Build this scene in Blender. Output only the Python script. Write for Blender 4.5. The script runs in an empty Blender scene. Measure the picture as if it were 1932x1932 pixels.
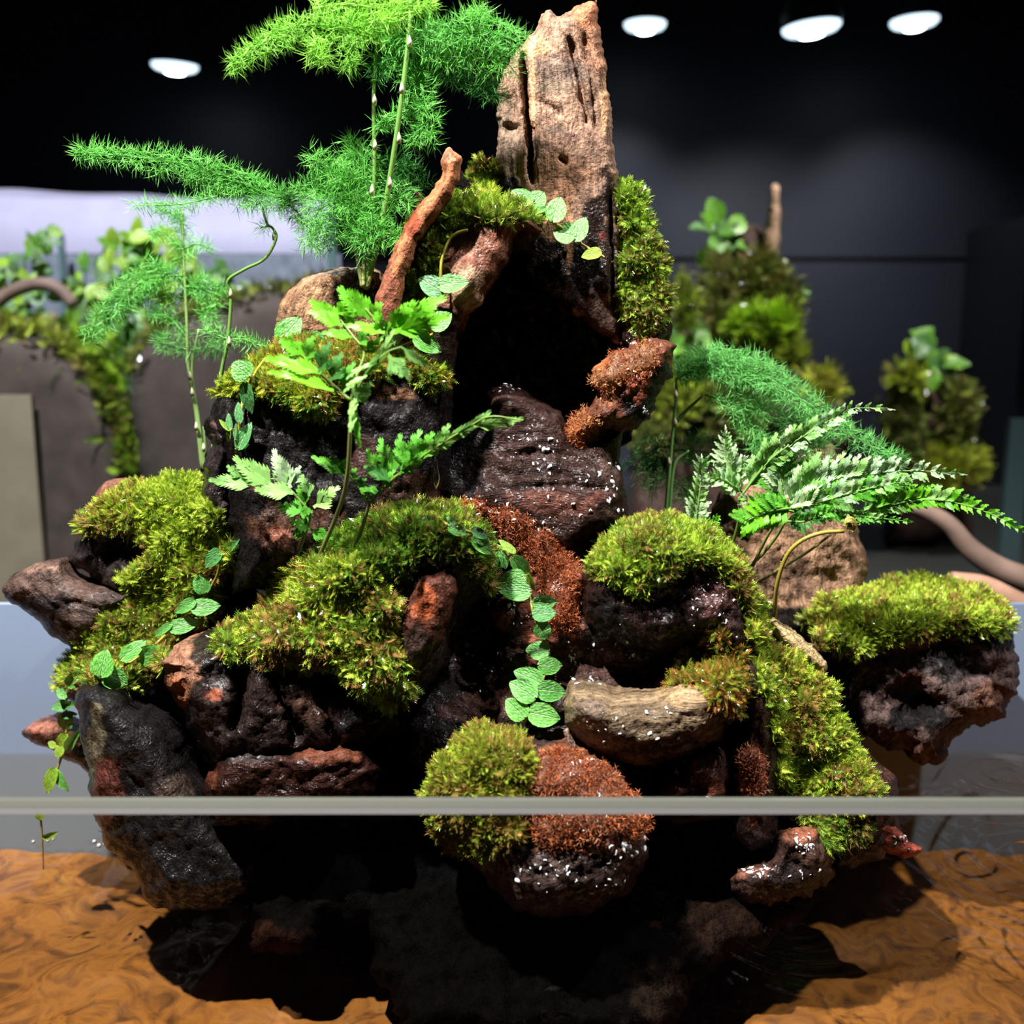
import bpy, math, random
import numpy as np
from mathutils import Vector, Matrix, noise
from mathutils.geometry import delaunay_2d_cdt
from mathutils.bvhtree import BVHTree

random.seed(7)
RNG = np.random.default_rng(7)
sc = bpy.context.scene
COL = sc.collection

# ------------------------------------------------------------------ camera, world, lights, exposure
FPX = 1870.0                      # focal length in pixels of the 1932 frame
CAMZ = 1.26
TILT = math.radians(9.29)
cam_d = bpy.data.cameras.new('camera')
cam_d.sensor_width = 36.0
cam_d.lens = 36.0 * FPX / 1932.0
cam_d.clip_start = 0.02
cam_d.clip_end = 30
cam_d.dof.use_dof = True
cam_d.dof.focus_distance = 0.50
cam_d.dof.aperture_fstop = 6.5
cam = bpy.data.objects.new('camera', cam_d)
cam.location = (0, 0, CAMZ)
cam.rotation_euler = (math.pi / 2 - TILT, 0, 0)
COL.objects.link(cam)
sc.camera = cam

w = bpy.data.worlds.new('dark_room')
sc.world = w
w.use_nodes = True
w.node_tree.nodes['Background'].inputs[0].default_value = (0.55, 0.65, 1.0, 1)
w.node_tree.nodes['Background'].inputs[1].default_value = 0.012

def spot(name, loc, aim, energy, size_deg, radius, color=(1, 1, 1), blend=0.4):
    l = bpy.data.lights.new(name, 'SPOT')
    l.energy = energy; l.spot_size = math.radians(size_deg); l.spot_blend = blend
    l.shadow_soft_size = radius; l.color = color
    o = bpy.data.objects.new(name, l)
    o.location = loc
    o.rotation_euler = (Vector(aim) - Vector(loc)).to_track_quat('-Z', 'Y').to_euler()
    COL.objects.link(o)
    return o

# the tanks' own lamps hang above the frame, plus one added fill spot; the room's pendants are built with their shades further down
spot('tank_key_fill_spot', (-0.30, 0.14, 2.0), (0.02, 0.52, 1.06), 150, 66, 0.012, (1.0, 0.97, 0.93))
spot('tank_key_fill_spot', (0.46, 0.30, 2.05), (0.08, 0.53, 1.1), 48, 60, 0.015, (1.0, 0.97, 0.95))  # unseen spot added as fill beside the key lamp
spot('rear_tank_spotlight', (0.62, 0.80, 2.3), (0.62, 1.45, 1.1), 95, 60, 0.03, (1.0, 0.98, 0.94))
spot('rear_tank_spotlight', (-0.5, 0.55, 2.25), (-0.5, 1.30, 1.15), 120, 74, 0.03, (0.9, 0.92, 1.0))

vs = sc.view_settings
vs.view_transform = 'Standard'
vs.look = 'None'
vs.exposure = 0.0
vs.gamma = 1.0
vs.use_curve_mapping = False
sc.cycles.use_denoising = True
sc.cycles.max_bounces = 6
sc.cycles.transparent_max_bounces = 16
sc.cycles.caustics_reflective = False
sc.cycles.caustics_refractive = False
sc.cycles.sample_clamp_indirect = 4.0

# ------------------------------------------------------------------ key levels
RIM_Z = CAMZ - 0.168              # top of the glass walls
WATER_Z = CAMZ - 0.2726
BED_Z = CAMZ - 0.3466
PANE_Y = 0.350                    # outer face of the front pane
BACK_Y = 0.644

# ------------------------------------------------------------------ helpers
CT, ST = math.cos(TILT), math.sin(TILT)
def P(px, py, Y):
    """The point at distance Y from the camera plane seen at a photograph pixel (arrays allowed)."""
    px = np.asarray(px, float); py = np.asarray(py, float); Y = np.asarray(Y, float)
    a = (px - 966) / FPX; b = -(py - 966) / FPX
    dx, dy, dz = a, CT + b * ST, -ST + b * CT
    t = Y / dy
    return np.stack(np.broadcast_arrays(dx * t, Y, CAMZ + dz * t), -1)
def pray(px, py):
    a = (px - 966) / FPX; b = -(py - 966) / FPX
    return Vector((a, CT + b * ST, -ST + b * CT)).normalized()
def V(p): return Vector([float(v) for v in p])
def lin(h, k=1.0):
    h = h.lstrip('#')
    c = [int(h[i:i + 2], 16) / 255 for i in (0, 2, 4)]
    return tuple(k * (v / 12.92 if v <= 0.04045 else ((v + 0.055) / 1.055) ** 2.4) for v in c)
def tag(o, label, cat, group=None, kind=None):
    if label: o['label'] = label
    if cat: o['category'] = cat
    if group: o['group'] = group
    if kind: o['kind'] = kind
    return o
def empty(name, loc):
    o = bpy.data.objects.new(name, None)
    o.empty_display_size = 0.02
    o.location = [float(v) for v in loc]
    COL.objects.link(o)
    return o
def mesh_from(name, verts, tris, cols=None, extra=None, smooth=True):
    """verts (N,3), tris (M,3) or list of polygons -> mesh datablock with a pigment attribute"""
    m = bpy.data.meshes.new(name)
    if isinstance(tris, np.ndarray):
        n, k = tris.shape
        m.vertices.add(len(verts)); m.vertices.foreach_set('co', np.ascontiguousarray(verts, np.float32).ravel())
        m.loops.add(n * k); m.loops.foreach_set('vertex_index', np.ascontiguousarray(tris, np.int32).ravel())
        m.polygons.add(n); m.polygons.foreach_set('loop_start', np.arange(0, n * k, k, dtype=np.int32))
        m.update(calc_edges=True)
        m.validate()
    else:
        m.from_pydata([tuple(map(float, v)) for v in verts], [], [tuple(map(int, f)) for f in tris])
    if smooth:
        m.polygons.foreach_set('use_smooth', np.ones(len(m.polygons), bool))
    if cols is not None:
        a = m.color_attributes.new('Col', 'FLOAT_COLOR', 'POINT')
        c = np.ones((len(verts), 4), np.float32); c[:, :cols.shape[1]] = cols
        a.data.foreach_set('color', c.ravel())
    for k, v in (extra or {}).items():
        a = m.attributes.new(k, 'FLOAT_VECTOR', 'POINT')
        a.data.foreach_set('vector', np.ascontiguousarray(v, np.float32).ravel())
    return m
def obj(name, mesh, mat, parent=None, matrix=None, loc=None):
    o = bpy.data.objects.new(name, mesh)
    if mat is not None and (len(mesh.materials) == 0): mesh.materials.append(mat)
    if parent is not None:
        o.parent = parent
    if matrix is not None: o.matrix_basis = matrix
    elif loc is not None: o.location = loc
    COL.objects.link(o)
    return o
def world_obj(name, verts, tris, mat, parent=None, base=None, cols=None, extra=None, smooth=True):
    """verts in world space; the origin goes to BASE (or to the parent's own place)"""
    verts = np.asarray(verts, float)
    if parent is not None:
        org = np.array(parent.location)
        o = obj(name, mesh_from(name, verts - org, tris, cols, extra, smooth), mat, parent)
    else:
        org = np.array(base if base is not None else [verts[:, 0].mean(), verts[:, 1].mean(), verts[:, 2].min()])
        o = obj(name, mesh_from(name, verts - org, tris, cols, extra, smooth), mat, None, None, [float(v) for v in org])
    return o
def box(x0, x1, y0, y1, z0, z1):
    v = [(x, y, z) for x in (x0, x1) for y in (y0, y1) for z in (z0, z1)]
    f = [(0, 1, 3, 2), (4, 6, 7, 5), (0, 4, 5, 1), (2, 3, 7, 6), (0, 2, 6, 4), (1, 5, 7, 3)]
    return np.array(v, float), f
def tube(pts, rad, n=7, cap=True):
    """A tube along a polyline, with a radius per point"""
    pts = np.asarray(pts, float); k = len(pts)
    rad = np.broadcast_to(np.asarray(rad, float), (k,))
    t = np.gradient(pts, axis=0); t /= np.linalg.norm(t, axis=1, keepdims=True) + 1e-12
    ref = np.array([0, 1.0, 0.15]); ref /= np.linalg.norm(ref)
    s = np.cross(t, ref); s /= np.linalg.norm(s, axis=1, keepdims=True) + 1e-9
    u = np.cross(s, t)
    a = np.linspace(0, 2 * math.pi, n, endpoint=False)
    v = pts[:, None] + rad[:, None, None] * (np.cos(a)[None, :, None] * s[:, None] + np.sin(a)[None, :, None] * u[:, None])
    v = v.reshape(-1, 3)
    f = []
    for i in range(k - 1):
        for j in range(n):
            A, B = i * n + j, i * n + (j + 1) % n
            f += [(A, B, B + n), (A, B + n, A + n)]
    if cap:
        v = np.vstack([v, pts[:1], pts[-1:]]); c0 = k * n
        for j in range(n):
            f += [(j, c0, (j + 1) % n), ((k - 1) * n + j, (k - 1) * n + (j + 1) % n, c0 + 1)]
    return v, np.array(f)
def spline(pts, n):
    """Catmull-Rom through the points, n samples"""
    p = np.asarray(pts, float)
    if len(p) == 2: return p[0] + (p[1] - p[0]) * np.linspace(0, 1, n)[:, None]
    q = np.vstack([2 * p[0] - p[1], p, 2 * p[-1] - p[-2]])
    u = np.linspace(0, len(p) - 1 - 1e-6, n); i = u.astype(int); t = (u - i)[:, None]
    a, b, c, d = q[i], q[i + 1], q[i + 2], q[i + 3]
    return 0.5 * (2 * b + (c - a) * t + (2 * a - 5 * b + 4 * c - d) * t ** 2 + (3 * b - a - 3 * c + d) * t ** 3)
def lathe(prof, n=24):
    v, f = [], []
    for r, z in prof:
        for j in range(n):
            a = 2 * math.pi * j / n; v.append((r * math.cos(a), r * math.sin(a), z))
    for i in range(len(prof) - 1):
        for j in range(n):
            A, B = i * n + j, i * n + (j + 1) % n
            f.append((A, B, B + n, A + n))
    return np.array(v), f
def join(parts):
    vs_, fs_, k = [], [], 0
    for v, f in parts:
        vs_.append(v); fs_ += [tuple(int(i) + k for i in p) for p in f]; k += len(v)
    return np.vstack(vs_), fs_

# ------------------------------------------------------------------ materials
def mat_new(name):
    m = bpy.data.materials.new(name); m.use_nodes = True
    nt = m.node_tree; nt.nodes.clear()
    out = nt.nodes.new('ShaderNodeOutputMaterial')
    return m, nt, out
def N(nt, typ, **kw):
    n = nt.nodes.new(typ)
    for k, v in kw.items(): setattr(n, k, v)
    return n
def ramp(nt, fac, stops):
    r = N(nt, 'ShaderNodeValToRGB')
    e = r.color_ramp.elements
    while len(e) < len(stops): e.new(0.5)
    for el, (p, c) in zip(e, stops):
        el.position = p; el.color = (c, c, c, 1) if isinstance(c, (int, float)) else (*c, 1)
    nt.links.new(fac, r.inputs[0])
    return r.outputs[0]
def mul(nt, a, b):
    m = N(nt, 'ShaderNodeMix', data_type='RGBA', blend_type='MULTIPLY')
    m.inputs[0].default_value = 1.0
    nt.links.new(a, m.inputs[6]); nt.links.new(b, m.inputs[7])
    return m.outputs[2]
def math_n(nt, op, a, b=None):
    m = N(nt, 'ShaderNodeMath', operation=op)
    for i, v in enumerate((a, b)):
        if v is None: continue
        if isinstance(v, (int, float)): m.inputs[i].default_value = v
        else: nt.links.new(v, m.inputs[i])
    return m.outputs[0]
def simple(name, color, rough=0.6, metal=0.0, noise_scale=None, amt=0.25, emit=None, spec=0.5, bump=0.0):
    m, nt, out = mat_new(name)
    b = N(nt, 'ShaderNodeBsdfPrincipled')
    b.inputs['Base Color'].default_value = (*color, 1)
    b.inputs['Roughness'].default_value = rough
    b.inputs['Metallic'].default_value = metal
    b.inputs['Specular IOR Level'].default_value = spec
    if noise_scale:
        tc = N(nt, 'ShaderNodeTexCoord')
        nz = N(nt, 'ShaderNodeTexNoise'); nz.inputs['Scale'].default_value = noise_scale; nz.inputs['Detail'].default_value = 5
        nt.links.new(tc.outputs['Object'], nz.inputs['Vector'])
        c0 = tuple(v * (1 - amt) for v in color); c1 = tuple(v * (1 + amt) for v in color)
        nt.links.new(ramp(nt, nz.outputs[0], [(0.3, c0), (0.7, c1)]), b.inputs['Base Color'])
        if bump:
            bp = N(nt, 'ShaderNodeBump'); bp.inputs['Strength'].default_value = bump; bp.inputs['Distance'].default_value = 0.002
            nt.links.new(nz.outputs[0], bp.inputs['Height']); nt.links.new(bp.outputs[0], b.inputs['Normal'])
    if emit:
        b.inputs['Emission Color'].default_value = (*emit[0], 1); b.inputs['Emission Strength'].default_value = emit[1]
    nt.links.new(b.outputs[0], out.inputs[0])
    return m

def wood_material():
    """Pigment and wetness come with each piece (Col, alpha = wetness); the grain follows its gco coordinates."""
    m, nt, out = mat_new('driftwood')
    b = N(nt, 'ShaderNodeBsdfPrincipled')
    at = N(nt, 'ShaderNodeAttribute', attribute_name='Col')
    gc = N(nt, 'ShaderNodeAttribute', attribute_name='gco')
    iso = N(nt, 'ShaderNodeAttribute', attribute_name='iso')
    n1 = N(nt, 'ShaderNodeTexNoise'); n1.inputs['Scale'].default_value = 1.6; n1.inputs['Detail'].default_value = 8; n1.inputs['Roughness'].default_value = 0.62
    nt.links.new(gc.outputs['Vector'], n1.inputs['Vector'])
    n2 = N(nt, 'ShaderNodeTexNoise'); n2.inputs['Scale'].default_value = 9.0; n2.inputs['Detail'].default_value = 6; n2.inputs['Roughness'].default_value = 0.7
    nt.links.new(gc.outputs['Vector'], n2.inputs['Vector'])
    n3 = N(nt, 'ShaderNodeTexNoise'); n3.inputs['Scale'].default_value = 3.0; n3.inputs['Detail'].default_value = 9; n3.inputs['Roughness'].default_value = 0.65
    nt.links.new(iso.outputs['Vector'], n3.inputs['Vector'])
    c = mul(nt, at.outputs['Color'], ramp(nt, n1.outputs[0], [(0.30, 0.30), (0.48, 0.85), (0.70, 1.35)]))
    c = mul(nt, c, ramp(nt, n2.outputs[0], [(0.34, 0.30), (0.47, 0.95), (0.66, 1.25)]))
    c = mul(nt, c, ramp(nt, n3.outputs[0], [(0.36, 0.45), (0.5, 0.95), (0.66, 1.25)]))
    nt.links.new(c, b.inputs['Base Color'])
    wet = at.outputs['Alpha']
    r = N(nt, 'ShaderNodeMapRange'); r.inputs['From Min'].default_value = 0; r.inputs['From Max'].default_value = 1
    r.inputs['To Min'].default_value = 0.85; r.inputs['To Max'].default_value = 0.13
    nt.links.new(wet, r.inputs['Value'])
    rr = math_n(nt, 'ADD', r.outputs[0], math_n(nt, 'MULTIPLY', math_n(nt, 'SUBTRACT', n3.outputs[0], 0.5), 0.10))
    nt.links.new(rr, b.inputs['Roughness'])
    n6 = N(nt, 'ShaderNodeTexNoise'); n6.inputs['Scale'].default_value = 2.4; n6.inputs['Detail'].default_value = 5.0; n6.inputs['Roughness'].default_value = 0.7
    nt.links.new(iso.outputs['Vector'], n6.inputs['Vector'])
    film = math_n(nt, 'MULTIPLY', wet, ramp(nt, n6.outputs[0], [(0.50, 0.03), (0.62, 1.0)]))     # water stands in patches
    nt.links.new(math_n(nt, 'ADD', math_n(nt, 'MULTIPLY', film, 0.62), 0.03), b.inputs['Specular IOR Level'])
    n4 = N(nt, 'ShaderNodeTexNoise'); n4.inputs['Scale'].default_value = 7.5; n4.inputs['Detail'].default_value = 3.0; n4.inputs['Roughness'].default_value = 0.5
    nt.links.new(iso.outputs['Vector'], n4.inputs['Vector'])
    n5 = N(nt, 'ShaderNodeTexNoise'); n5.inputs['Scale'].default_value = 13.0; n5.inputs['Detail'].default_value = 3.0; n5.inputs['Roughness'].default_value = 0.5
    nt.links.new(gc.outputs['Vector'], n5.inputs['Vector'])
    h = math_n(nt, 'ADD', math_n(nt, 'MULTIPLY', n5.outputs[0], 0.55), math_n(nt, 'MULTIPLY', n4.outputs[0], 1.0))
    bp = N(nt, 'ShaderNodeBump'); bp.inputs['Strength'].default_value = 0.9; bp.inputs['Distance'].default_value = 0.0011
    nt.links.new(h, bp.inputs['Height']); nt.links.new(bp.outputs[0], b.inputs['Normal'])
    nt.links.new(b.outputs[0], out.inputs[0])
    return m

def plant_material(name, rough=0.35, trans=0.25, spec=0.5, veins=False):
    m, nt, out = mat_new(name)
    b = N(nt, 'ShaderNodeBsdfPrincipled')
    b.inputs['Roughness'].default_value = rough; b.inputs['Specular IOR Level'].default_value = spec
    at = N(nt, 'ShaderNodeAttribute', attribute_name='Col')
    c = at.outputs['Color']
    oi = N(nt, 'ShaderNodeObjectInfo')
    c = mul(nt, c, ramp(nt, oi.outputs['Random'], [(0.0, (0.72, 0.80, 0.75)), (0.5, (1, 1, 1)), (1.0, (1.22, 1.12, 1.05))]))
    if veins:
        lu = N(nt, 'ShaderNodeAttribute', attribute_name='luv')
        sep = N(nt, 'ShaderNodeSeparateXYZ'); nt.links.new(lu.outputs['Vector'], sep.inputs[0])
        av = math_n(nt, 'ABSOLUTE', sep.outputs['Y'])
        mid = ramp(nt, av, [(0.0, 1.0), (0.035, 1.0), (0.07, 0.0)])
        ph = math_n(nt, 'MULTIPLY', math_n(nt, 'SUBTRACT', sep.outputs['X'], math_n(nt, 'MULTIPLY', av, 0.75)), 30.0)
        sv = ramp(nt, math_n(nt, 'ADD', math_n(nt, 'MULTIPLY', math_n(nt, 'SINE', ph), 0.5), 0.5), [(0.78, 0.0), (0.97, 1.0)])
        vein = math_n(nt, 'MAXIMUM', mid, math_n(nt, 'MULTIPLY', sv, 0.12))
        nz = N(nt, 'ShaderNodeTexNoise'); nz.inputs['Scale'].default_value = 6.5; nz.inputs['Detail'].default_value = 4
        nt.links.new(lu.outputs['Vector'], nz.inputs['Vector'])
        mx = N(nt, 'ShaderNodeMix', data_type='RGBA')
        nt.links.new(math_n(nt, 'MULTIPLY', vein, 0.5), mx.inputs[0]); nt.links.new(c, mx.inputs[6])
        mx.inputs[7].default_value = (0.42, 0.66, 0.34, 1)
        c = mul(nt, mx.outputs[2], ramp(nt, nz.outputs[0], [(0.3, 0.6), (0.7, 1.25)]))
        bp = N(nt, 'ShaderNodeBump'); bp.inputs['Strength'].default_value = 0.9; bp.inputs['Distance'].default_value = 0.0012
        hh = math_n(nt, 'SUBTRACT', math_n(nt, 'MULTIPLY', nz.outputs[0], 0.9), vein)
        nt.links.new(hh, bp.inputs['Height']); nt.links.new(bp.outputs[0], b.inputs['Normal'])
    nt.links.new(c, b.inputs['Base Color'])
    t = N(nt, 'ShaderNodeBsdfTranslucent'); nt.links.new(c, t.inputs[0])
    mx2 = N(nt, 'ShaderNodeMixShader'); mx2.inputs[0].default_value = trans
    nt.links.new(b.outputs[0], mx2.inputs[1]); nt.links.new(t.outputs[0], mx2.inputs[2])
    nt.links.new(mx2.outputs[0], out.inputs[0])
    return m

def clear_material(name, tint, ior=1.45, gain=1.0, rough=0.0, bump=None):
    """Clear thin sheet: light passes straight through, with Fresnel reflection on top."""
    m, nt, out = mat_new(name)
    tr = N(nt, 'ShaderNodeBsdfTransparent'); tr.inputs[0].default_value = (*tint, 1)
    gl = N(nt, 'ShaderNodeBsdfGlossy'); gl.inputs['Roughness'].default_value = rough
    fr = N(nt, 'ShaderNodeFresnel'); fr.inputs['IOR'].default_value = ior
    if bump:
        tc = N(nt, 'ShaderNodeTexCoord')
        nz = N(nt, 'ShaderNodeTexNoise'); nz.inputs['Scale'].default_value = bump[0]; nz.inputs['Detail'].default_value = 2
        nt.links.new(tc.outputs['Object'], nz.inputs['Vector'])
        bp = N(nt, 'ShaderNodeBump'); bp.inputs['Strength'].default_value = bump[1]; bp.inputs['Distance'].default_value = 0.002
        nt.links.new(nz.outputs[0], bp.inputs['Height'])
        nt.links.new(bp.outputs[0], gl.inputs['Normal']); nt.links.new(bp.outputs[0], fr.inputs['Normal'])
    f = math_n(nt, 'MULTIPLY', fr.outputs[0], gain)
    mx = N(nt, 'ShaderNodeMixShader')
    nt.links.new(f, mx.inputs[0]); nt.links.new(tr.outputs[0], mx.inputs[1]); nt.links.new(gl.outputs[0], mx.inputs[2])
    nt.links.new(mx.outputs[0], out.inputs[0])
    return m

WOOD = wood_material()
MOSS = plant_material('wet_moss', 0.15, 0.15, 0.8)
FIBRE = plant_material('rust_fibre', 0.55, 0.05, 0.3)
LEAF = plant_material('vine_leaf', 0.26, 0.15, 0.75, veins=True)
FERN = plant_material('fern_green', 0.42, 0.28, 0.3)
NEEDLE = plant_material('asparagus_green', 0.45, 0.30, 0.4)
STEM = plant_material('plant_stem', 0.4, 0.1, 0.5)

# ------------------------------------------------------------------ setting: room
BLACK_WALL = simple('black_wall_panel', (0.027, 0.029, 0.042), 0.55, noise_scale=3.0, amt=0.12)
def structure(name, verts, faces, mat, parent=None, kind='structure'):
    o = world_obj(name, verts, faces, mat, parent, smooth=False)
    if parent is None: o['kind'] = kind
    return o
WALL_Y = 2.62
seam_z = CAMZ + math.tan(math.radians(5.0)) * WALL_Y
wall = structure('wall_back', *box(-3.2, 3.2, WALL_Y + 0.012, WALL_Y + 0.1, 0, 3.0), simple('black_wall_core', (0.006, 0.006, 0.007), 0.8))
structure('panel', *box(-3.2, 3.2, WALL_Y, WALL_Y + 0.012, seam_z + 0.006, 2.98), BLACK_WALL, wall)
for a_, b_ in ((-3.2, -1.3), (-1.3, 0.66), (0.66, 3.2)):
    structure('panel', *box(a_ + 0.0015, b_ - 0.0015, WALL_Y, WALL_Y + 0.012, 0.02, seam_z - 0.006), BLACK_WALL, wall)
structure('floor', *box(-3.2, 3.2, -1.0, WALL_Y, -0.1, 0.0), simple('dark_floor', (0.02, 0.02, 0.022), 0.5, noise_scale=2.0))
structure('ceiling', *box(-3.2, 3.2, -1.0, WALL_Y, 3.0, 3.1), simple('black_ceiling', (0.008, 0.008, 0.01), 0.8))
structure('wall_right', *box(1.165, 1.42, 2.30, WALL_Y - 0.001, 0.0, CAMZ + 0.30), simple('dark_post', (0.006, 0.0065, 0.009), 0.5))

# ------------------------------------------------------------------ solid pieces of wood and rock
def inside(poly, pts):
    x, y = pts[:, 0], pts[:, 1]; r = np.zeros(len(pts), bool)
    x0, y0 = poly[:, 0], poly[:, 1]; x1, y1 = np.roll(x0, -1), np.roll(y0, -1)
    for a, b, c, d in zip(x0, y0, x1, y1):
        if b == d: continue
        k = ((b > y) != (d > y)) & (x < (c - a) * (y - b) / (d - b) + a)
        r ^= k
    return r
def seg_dist(poly, pts, closed=True):
    a = poly; b = np.roll(poly, -1, 0)
    if not closed: a, b = a[:-1], b[:-1]
    best = np.full(len(pts), 1e9)
    for p, q in zip(a, b):
        d = q - p; l = d @ d
        t = np.clip(((pts - p) @ d) / (l + 1e-9), 0, 1)
        best = np.minimum(best, np.hypot(*(pts - p - t[:, None] * d).T))
    return best
def densify(outline, step, rough=0.0, freq=0.02, seed=0.0):
    p = np.asarray(outline, float); q = np.roll(p, -1, 0); out = []
    for a, b in zip(p, q):
        n = max(1, int(round(np.hypot(*(b - a)) / step)))
        out += [a + (b - a) * i / n for i in range(n)]
    out = np.array(out)
    # soften the corners a little, then roughen
    out = 0.25 * np.roll(out, 1, 0) + 0.5 * out + 0.25 * np.roll(out, -1, 0)
    if rough:
        t = np.roll(out, -1, 0) - np.roll(out, 1, 0); t /= np.linalg.norm(t, axis=1, keepdims=True) + 1e-9
        nrm = np.stack([t[:, 1], -t[:, 0]], 1)
        am = np.array([noise.fractal(Vector((x * freq, y * freq, seed)), 0.7, 2.1, 4) for x, y in out])
        out = out + nrm * (am * rough)[:, None]
    return out
def region(outline, step, rough=0.0, freq=0.02, seed=0.0):
    bd = densify(outline, step, rough, freq, seed)
    lo, hi = bd.min(0), bd.max(0)
    xs = np.arange(lo[0], hi[0], step); ys = np.arange(lo[1], hi[1], step * 0.87)
    gx, gy = np.meshgrid(xs, ys); gx = gx + (np.arange(len(ys)) % 2)[:, None] * step * 0.5
    g = np.stack([gx.ravel(), gy.ravel()], 1)
    g += (RNG.random(g.shape) - 0.5) * step * 0.35
    g = g[inside(bd, g)]
    if len(g):
        g = g[seg_dist(bd, g) > step * 0.55]
    allp = np.vstack([bd, g])
    r = delaunay_2d_cdt([Vector(p) for p in allp.tolist()], [], [list(range(len(bd)))], 1, 1e-4)
    pts = np.array([tuple(v) for v in r[0]]); tris = np.array([f for f in r[2] if len(f) == 3])
    # same winding everywhere, facing the camera
    a, b, c = pts[tris[:, 0]], pts[tris[:, 1]], pts[tris[:, 2]]
    s = (b[:, 0] - a[:, 0]) * (c[:, 1] - a[:, 1]) - (b[:, 1] - a[:, 1]) * (c[:, 0] - a[:, 0])
    tris[s > 0] = tris[s > 0][:, ::-1]
    d = seg_dist(bd, pts)
    cnt = {}
    for t in tris:
        for i in range(3):
            e = (int(t[i]), int(t[(i + 1) % 3])); cnt[tuple(sorted(e))] = cnt.get(tuple(sorted(e)), 0) + 1
    onb = np.zeros(len(pts), bool)
    for (i, j), k in cnt.items():
        if k == 1: onb[i] = onb[j] = True
    d[onb] = 0.0
    return pts, tris, d, onb
SURF_V, SURF_T, SURF_N = [], [], [0]
_BVH = [None]
def add_surface(v, t):
    SURF_V.append(v); SURF_T.append(np.asarray(t) + SURF_N[0]); SURF_N[0] += len(v); _BVH[0] = None
def bvh():
    if _BVH[0] is None:
        _BVH[0] = BVHTree.FromPolygons(np.vstack(SURF_V).tolist(), np.vstack(SURF_T).tolist())
    return _BVH[0]
def hit(px, py):
    o = Vector((0, 0, CAMZ)); h = bvh().ray_cast(o, pray(px, py))
    return h[0], h[1]
def vnormals(v, t):
    n = np.zeros_like(v); fn = np.cross(v[t[:, 1]] - v[t[:, 0]], v[t[:, 2]] - v[t[:, 0]])
    for i in range(3): np.add.at(n, t[:, i], fn)
    return n / (np.linalg.norm(n, axis=1, keepdims=True) + 1e-12)
def smooth01(x): x = np.clip(x, 0, 1); return x * x * (3 - 2 * x)
def paint(pts, base, wet, blobs, seed):
    """pigment per vertex: a base colour with irregular patches (x, y, rx, ry, colour, wetness or None)"""
    c = np.tile(np.array([*base, wet], float), (len(pts), 1))
    if blobs:
        nz = np.array([noise.fractal(Vector((x * 0.022, y * 0.022, seed + 3)), 0.8, 2.2, 5) for x, y in pts])
        for bl in blobs:
            x, y, rx, ry, col = bl[:5]; wt = bl[5] if len(bl) > 5 else None
            k = bl[6] if len(bl) > 6 else 1.0
            r = np.hypot((pts[:, 0] - x) / rx, (pts[:, 1] - y) / ry) + nz * 0.55
            m = (smooth01((1.12 - r) / 0.3) * k)[:, None]
            c[:, :3] = c[:, :3] * (1 - m) + np.array(col) * m
            if wt is not None: c[:, 3:] = c[:, 3:] * (1 - m) + wt * m
    return c
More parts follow.
